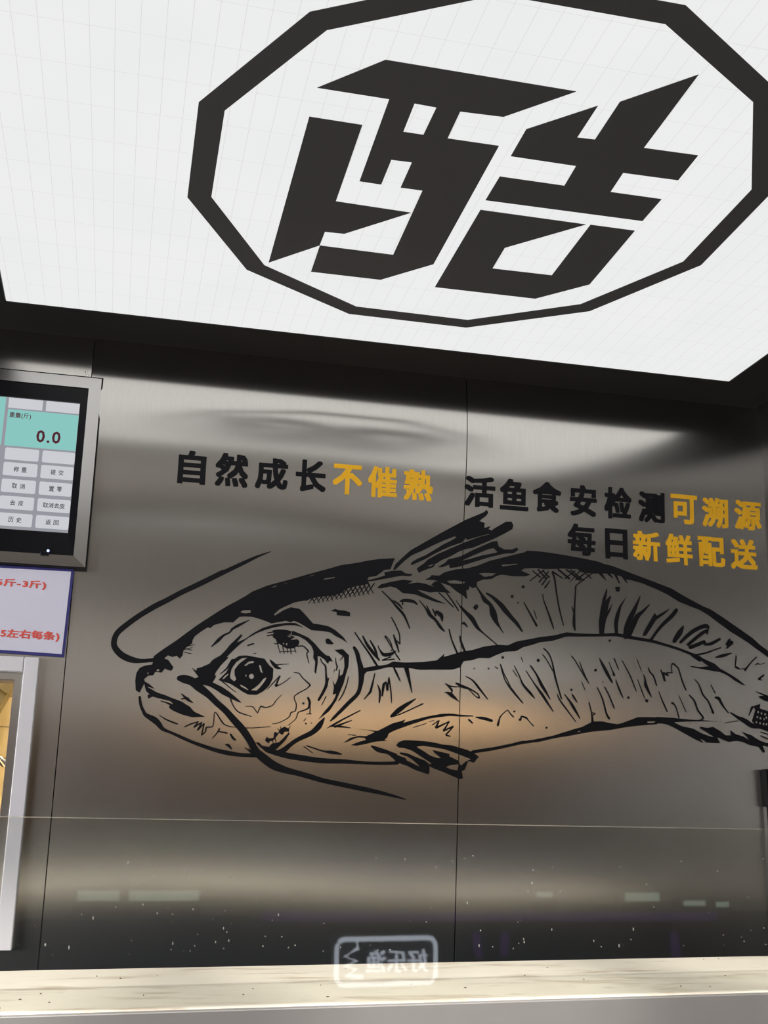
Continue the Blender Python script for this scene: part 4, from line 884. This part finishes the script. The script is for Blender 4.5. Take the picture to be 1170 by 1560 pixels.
DUCT = [(-0.26494, 1.75104), (-0.2882, 1.69901), 0.01136]
duct = tag(empty('kitchen_duct', (DUCT[0][0], .8, DUCT[0][1])), 'slanting metal duct behind the hatch opening', 'duct')
dx, dz = DUCT[1][0] - DUCT[0][0], DUCT[1][1] - DUCT[0][1]; L = math.hypot(dx, dz); ux, uz = dx / L, dz / L
A = (DUCT[0][0] - ux * .5, DUCT[0][1] - uz * .5); B = (DUCT[0][0] + ux * .12, DUCT[0][1] + uz * .12); hw = DUCT[2]
finish(slab([(A[0] - uz * hw, .76, A[1] + ux * hw), (B[0] - uz * hw, .76, B[1] + ux * hw), (B[0] + uz * hw, .76, B[1] - ux * hw), (A[0] + uz * hw, .76, A[1] - ux * hw)], .08), 'duct_body', 'duct_metal', duct)
for t in (.2, .55, .85):
    P0 = (A[0] + (B[0] - A[0]) * t, A[1] + (B[1] - A[1]) * t); h2 = hw + .004
    finish(slab([(P0[0] - uz * h2 - ux * .008, .757, P0[1] + ux * h2 - uz * .008), (P0[0] - uz * h2 + ux * .008, .757, P0[1] + ux * h2 + uz * .008), (P0[0] + uz * h2 + ux * .008, .757, P0[1] - ux * h2 + uz * .008), (P0[0] + uz * h2 - ux * .008, .757, P0[1] - ux * h2 - uz * .008)], .087), 'duct_flange', 'duct_metal', duct)
tag(box_obj('extractor_hood', 'kitchen_dark', (-1.2, -0.285, .845, .995, 1.735, 2.1), None, .004), 'dark extractor hood behind the duct', 'hood')
tap = tag(empty('kitchen_tap', (-0.262, .80, 1.545)), 'chrome wall tap seen through the hatch', 'tap')
bm = bmesh.new(); tube(bm, [(-0.262, 1.0, 1.548), (-0.262, .80, 1.548)], .012, 12); finish(bm, 'stem', 'chrome', tap, True)
bm = bmesh.new(); tube(bm, [(-0.40, .80, 1.545), (-0.275, .80, 1.546)], .010, 12); finish(bm, 'spout', 'kitchen_dark', tap, True)
bm = bmesh.new(); tube(bm, [(-0.272, .79, 1.557), (-0.258, .785, 1.545), (-0.248, .78, 1.531)], [.007, .009, .007], 12); finish(bm, 'lever', 'chrome', tap, True)
bench = tag(empty('kitchen_bench', (-0.7, .7, 0)), 'kitchen worktop behind the hatch', 'worktop')
box_obj('top', 'kitchen_tile', (KX0 + .01, KX1 - .01, .45, .995, 1.355, 1.385), bench, .003)
box_obj('body', 'kitchen_dark', (KX0 + .01, KX1 - .01, .47, .985, 0, 1.355), bench)

# ------------------------------------------------------------------ black box with a cable in the right corner
dev = tag(empty('wall_device', (1.37, 0, 1.46)), 'small black box on the wall at the right edge', 'device')
box_obj('case', 'rubber', (1.3375, 1.3945, -.022, -.001, 1.4585, 1.5350), dev, .003)
bm = bmesh.new(); tube(bm, [(1.3435, -.012, 1.459), (1.3430, -.012, 1.40), (1.3445, -.011, 1.30), (1.3440, -.012, .9)], .0036, 8); finish(bm, 'cable', 'rubber', dev, True)

# ------------------------------------------------------------------ counter with stone ledge, steel apron, glass guard
CT = Matrix.Translation((-0.0120, -0.9750, 0)) @ Matrix.Rotation(0.06340, 4, 'Z')
LZ = 1.2255; LD = 0.3437
counter = tag(empty('serving_counter', (-0.0120, -0.9750, 0)), 'counter with pale stone ledge and steel front edge below the glass', 'counter')
box_obj('ledge', 'stone_ledge', (-1.00, 1.36, .0, LD, LZ - .035, LZ), counter, .0015, CT)
box_obj('apron', 'steel_apron', (-1.00, 1.36, -.012, -.0005, LZ - .0345, LZ - .0012), counter, .001, CT)
box_obj('cabinet', 'navy_cabinet', (-.99, 1.35, .004, LD - .01, 0.0, LZ - .0352), counter, .002, CT)
random.seed(9)
bm = bmesh.new()
for i in range(34):
    x = random.uniform(-.35, 1.0); y = random.uniform(.03, LD - .02); r = random.uniform(.0008, .0022)
    n = 6; a0 = random.uniform(0, 3)
    ring = [bm.verts.new((x + r * random.uniform(.6, 1.3) * math.cos(a0 + k * math.pi / 3), y + r * random.uniform(.6, 1.3) * math.sin(a0 + k * math.pi / 3), LZ + .0002)) for k in range(n)]
    c = bm.verts.new((x, y, LZ + .0012))
    for k in range(n): bm.faces.new((ring[k], ring[(k + 1) % n], c))
bmesh.ops.transform(bm, matrix=CT, verts=bm.verts)
tag(finish(bm, 'crumbs', 'crumb_dirt', counter), kind='stuff')
guard = tag(empty('glass_guard', (-0.0120, -0.9750, LZ)), 'low clear glass screen standing on the stone ledge', 'glass screen')
GH = 0.1815
box_obj('pane', 'clear_pane', (-.99, 1.35, .008, .014, LZ + .0002, LZ + GH), guard, 0, CT)
box_obj('pane_edge', 'pane_edge', (-.99, 1.35, .0085, .0135, LZ + GH, LZ + GH + .0008), guard, 0, CT)
random.seed(4)
bm = bmesh.new()
for i in range(190):
    x = random.uniform(-.35, 1.0); z = LZ + .050 + (random.random() ** 2.0) * .10
    if random.random() < .1: x = 0.15 + random.gauss(0, .02)
    r = random.uniform(.0003, .0009); st = random.choice((1, 1, 1, 1.8, 2.6))
    pts = [bm.verts.new((x + r * math.cos(k * math.pi / 4), .0072, z + st * r * math.sin(k * math.pi / 4))) for k in range(8)]
    c = bm.verts.new((x, .0068, z))
    for k in range(8): bm.faces.new((pts[k], pts[(k + 1) % 8], c))
bmesh.ops.transform(bm, matrix=CT, verts=bm.verts)
tag(finish(bm, 'dried_splash', 'dried_droplet', guard), kind='stuff')

# ------------------------------------------------------------------ dining hall behind the viewer (seen mirrored in the glass and the steel)
tag(box_obj('wall_hall', 'hall_wood', (-3.8, 6, -7.6, -7.5, 0, 2.35)), 'brown panelled wall at the back of the dining hall', kind='structure')
# added glowing window, out of view, brightens notice, hatch frame and lettering
fill_win = tag(empty('added_fill_window', (-3.6, -2.1, 0.9)), 'added window with glowing panes that brightens the booth from the left', kind='structure')
for k in range(3):
    y0 = -3.3 + k * .8
    box_obj('pane', 'fill_glow', (-3.66, -3.65, y0 + .03, y0 + .77, .95, 2.75), fill_win)
for y0 in (-3.3, -2.5, -1.7, -.9):
    box_obj('mullion', 'white_paint', (-3.67, -3.60, y0 - .03, y0 + .03, .9, 2.8), fill_win)
for z0 in (.87, 2.77): box_obj('rail', 'white_paint', (-3.67, -3.60, -3.33, -.87, z0, z0 + .06), fill_win)
tag(box_obj('wall_hall_left', 'hall_wood', (-3.8, -3.68, -7.5, 0.05, 0, 3.2)), 'side wall of the hall behind the added glowing window', kind='structure')
HALL = {'sign': [1.6727, 0.8603, 0.4529, 0.1806], 'strips': [[0.372, 0.539, 1.107, 1.146], [0.578, 0.866, 1.105, 1.145], [2.452, 2.534, 1.109, 1.132], [2.928, 3.119, 1.087, 1.126], [3.256, 3.381, 1.064, 1.088], [3.446, 3.52, 1.057, 1.081]], 'bar_z': 1.012, 'purple': [[1.127, 1.044, 3.39, 1.019], [2.11, 0.964, 2.125, 0.863], [2.256, 0.962, 2.248, 0.865], [3.15, 0.948, 3.153, 0.84]], 'pendants': [(0.98, -3.6, 1.946, 'warm_bulb'), (1.774, -3.6, 1.974, 'warm_bulb'), (1.197, -5.2, 2.374, 'cool_bulb'), (2.311, -5.2, 2.49, 'cool_bulb')]}
bar = tag(empty('hall_bar', (1.5, -4.9, 0)), 'dark bar counter across the hall, mirrored in the glass', 'counter')
box_obj('body', 'dark_cabinet', (-2.2, 5.0, -5.3, -4.64, 0, HALL['bar_z']), bar, .004)
box_obj('top', 'dark_cabinet', (-2.25, 5.05, -5.35, -4.63, HALL['bar_z'] + .0, HALL['bar_z'] + .03), bar, .004)
for i, (x0, x1, z0, z1) in enumerate(HALL['strips']):
    p = tag(empty('light_strip', ((x0 + x1) / 2, -4.70, z0)), ['short pale light panel at one end of the far bar', 'long pale light panel beside the bar end', 'narrow pale light panel in the middle of the far bar', 'pale light panel right of the middle of the far bar', 'pale light panel near the other bar end', 'pale light panel at the very end of the far bar'][i], 'light panel', 'light panels along the far bar')
    box_obj('lamp_face', 'strip_panel', (x0, x1, -4.665, -4.66, z0, z1), p)
    box_obj('back_plate', 'dark_cabinet', (x0 - .02, x1 + .02, -4.70, -4.666, HALL['bar_z'] + .0305, z1 + .02), p)
sx, sz, sw, sh = HALL['sign']
sign = tag(empty('neon_sign', (sx, -4.55, sz)), 'small white neon sign in a rounded outline on the far bar front', 'neon sign')
def facing_hall(u, v, h): return (sx - u, -4.575 + h, sz + v)     # read from the booth side
rr = .035
pts = []
for cx, cz, a0 in ((sw / 2 - rr, sh / 2 - rr, 0), (-sw / 2 + rr, sh / 2 - rr, 90), (-sw / 2 + rr, -sh / 2 + rr, 180), (sw / 2 - rr, -sh / 2 + rr, 270)):
    for k in range(5): a = math.radians(a0 + 22.5 * k); pts.append((cx + rr * math.cos(a), cz + rr * math.sin(a)))
bm = bmesh.new(); tube(bm, [facing_hall(u, v, .012) for u, v in pts + pts[:2]], .010, 8); finish(bm, 'neon_outline', 'neon_white', sign, True)
vs, fs = text_shape('好乐渔', 0.012); vs = fit(vs, -sw * .42, sw * .20, -sh * .26, sh * .24)
finish(relief(vs, fs, facing_hall, .012), 'neon_writing', 'neon_white', sign)
bm = bmesh.new(); tube(bm, [facing_hall(u * sw, v * sh, .010) for u, v in ((.30, .49), (.29, .30), (.42, .12), (.30, .02), (.42, -.10), (.30, -.16), (.40, -.30), (.24, -.34))], .009, 8); finish(bm, 'neon_motif', 'neon_white', sign, True)
box_obj('back_board', 'dark_cabinet', (sx - sw / 2 - .02, sx + sw / 2 + .02, -4.615, -4.578, sz - sh / 2 - .02, sz + sh / 2 + .02), sign, .003)
for i, (x0, z0, x1, z1) in enumerate(HALL['purple']):
    bm = bmesh.new(); tube(bm, [(x0, -4.60, z0), (x1, -4.60, z1)], .020, 8)
    tag(finish(bm, 'purple_light_tube', 'neon_purple', None, True), ['long horizontal purple light tube on the far bar front', 'upright purple tube nearest the neon sign', 'second upright purple tube from the neon sign', 'third upright purple tube from the neon sign'][i], 'light tube', 'purple light tubes on the far bar')
for i, (x, y, z, m) in enumerate(HALL['pendants']):
    p = tag(empty('pendant_lamp', (x, y, z)), ['warm pendant lamp hanging in the hall, nearer the hatch side', 'warm pendant lamp hanging in the hall, in the middle', 'cool white pendant lamp hanging in the hall beside the first', 'cool white pendant lamp hanging in the hall beside the middle one'][i], 'lamp', 'pendant lamps in the hall')
    bm = bmesh.new(); bmesh.ops.create_uvsphere(bm, u_segments=16, v_segments=10, radius=.09); bmesh.ops.translate(bm, verts=bm.verts, vec=(x, y, z)); finish(bm, 'bulb', m, p, True)
    bm = bmesh.new(); lathe(bm, [(.03, .20), (.05, .18), (.13, .06), (.135, .05), (.12, .058), (.045, .165)], (x, y, z)); finish(bm, 'shade', 'dark_cabinet', p, True)
    bm = bmesh.new(); tube(bm, [(x, y, z + .19), (x, y, 3.2)], .004, 6); finish(bm, 'cord', 'rubber', p, True)
tag(box_obj('ceiling_hall', 'hall_ceiling', (-3.7, 6, -7.6, -2.6, 3.2, 3.25)), 'dark ceiling of the dining hall', kind='structure')
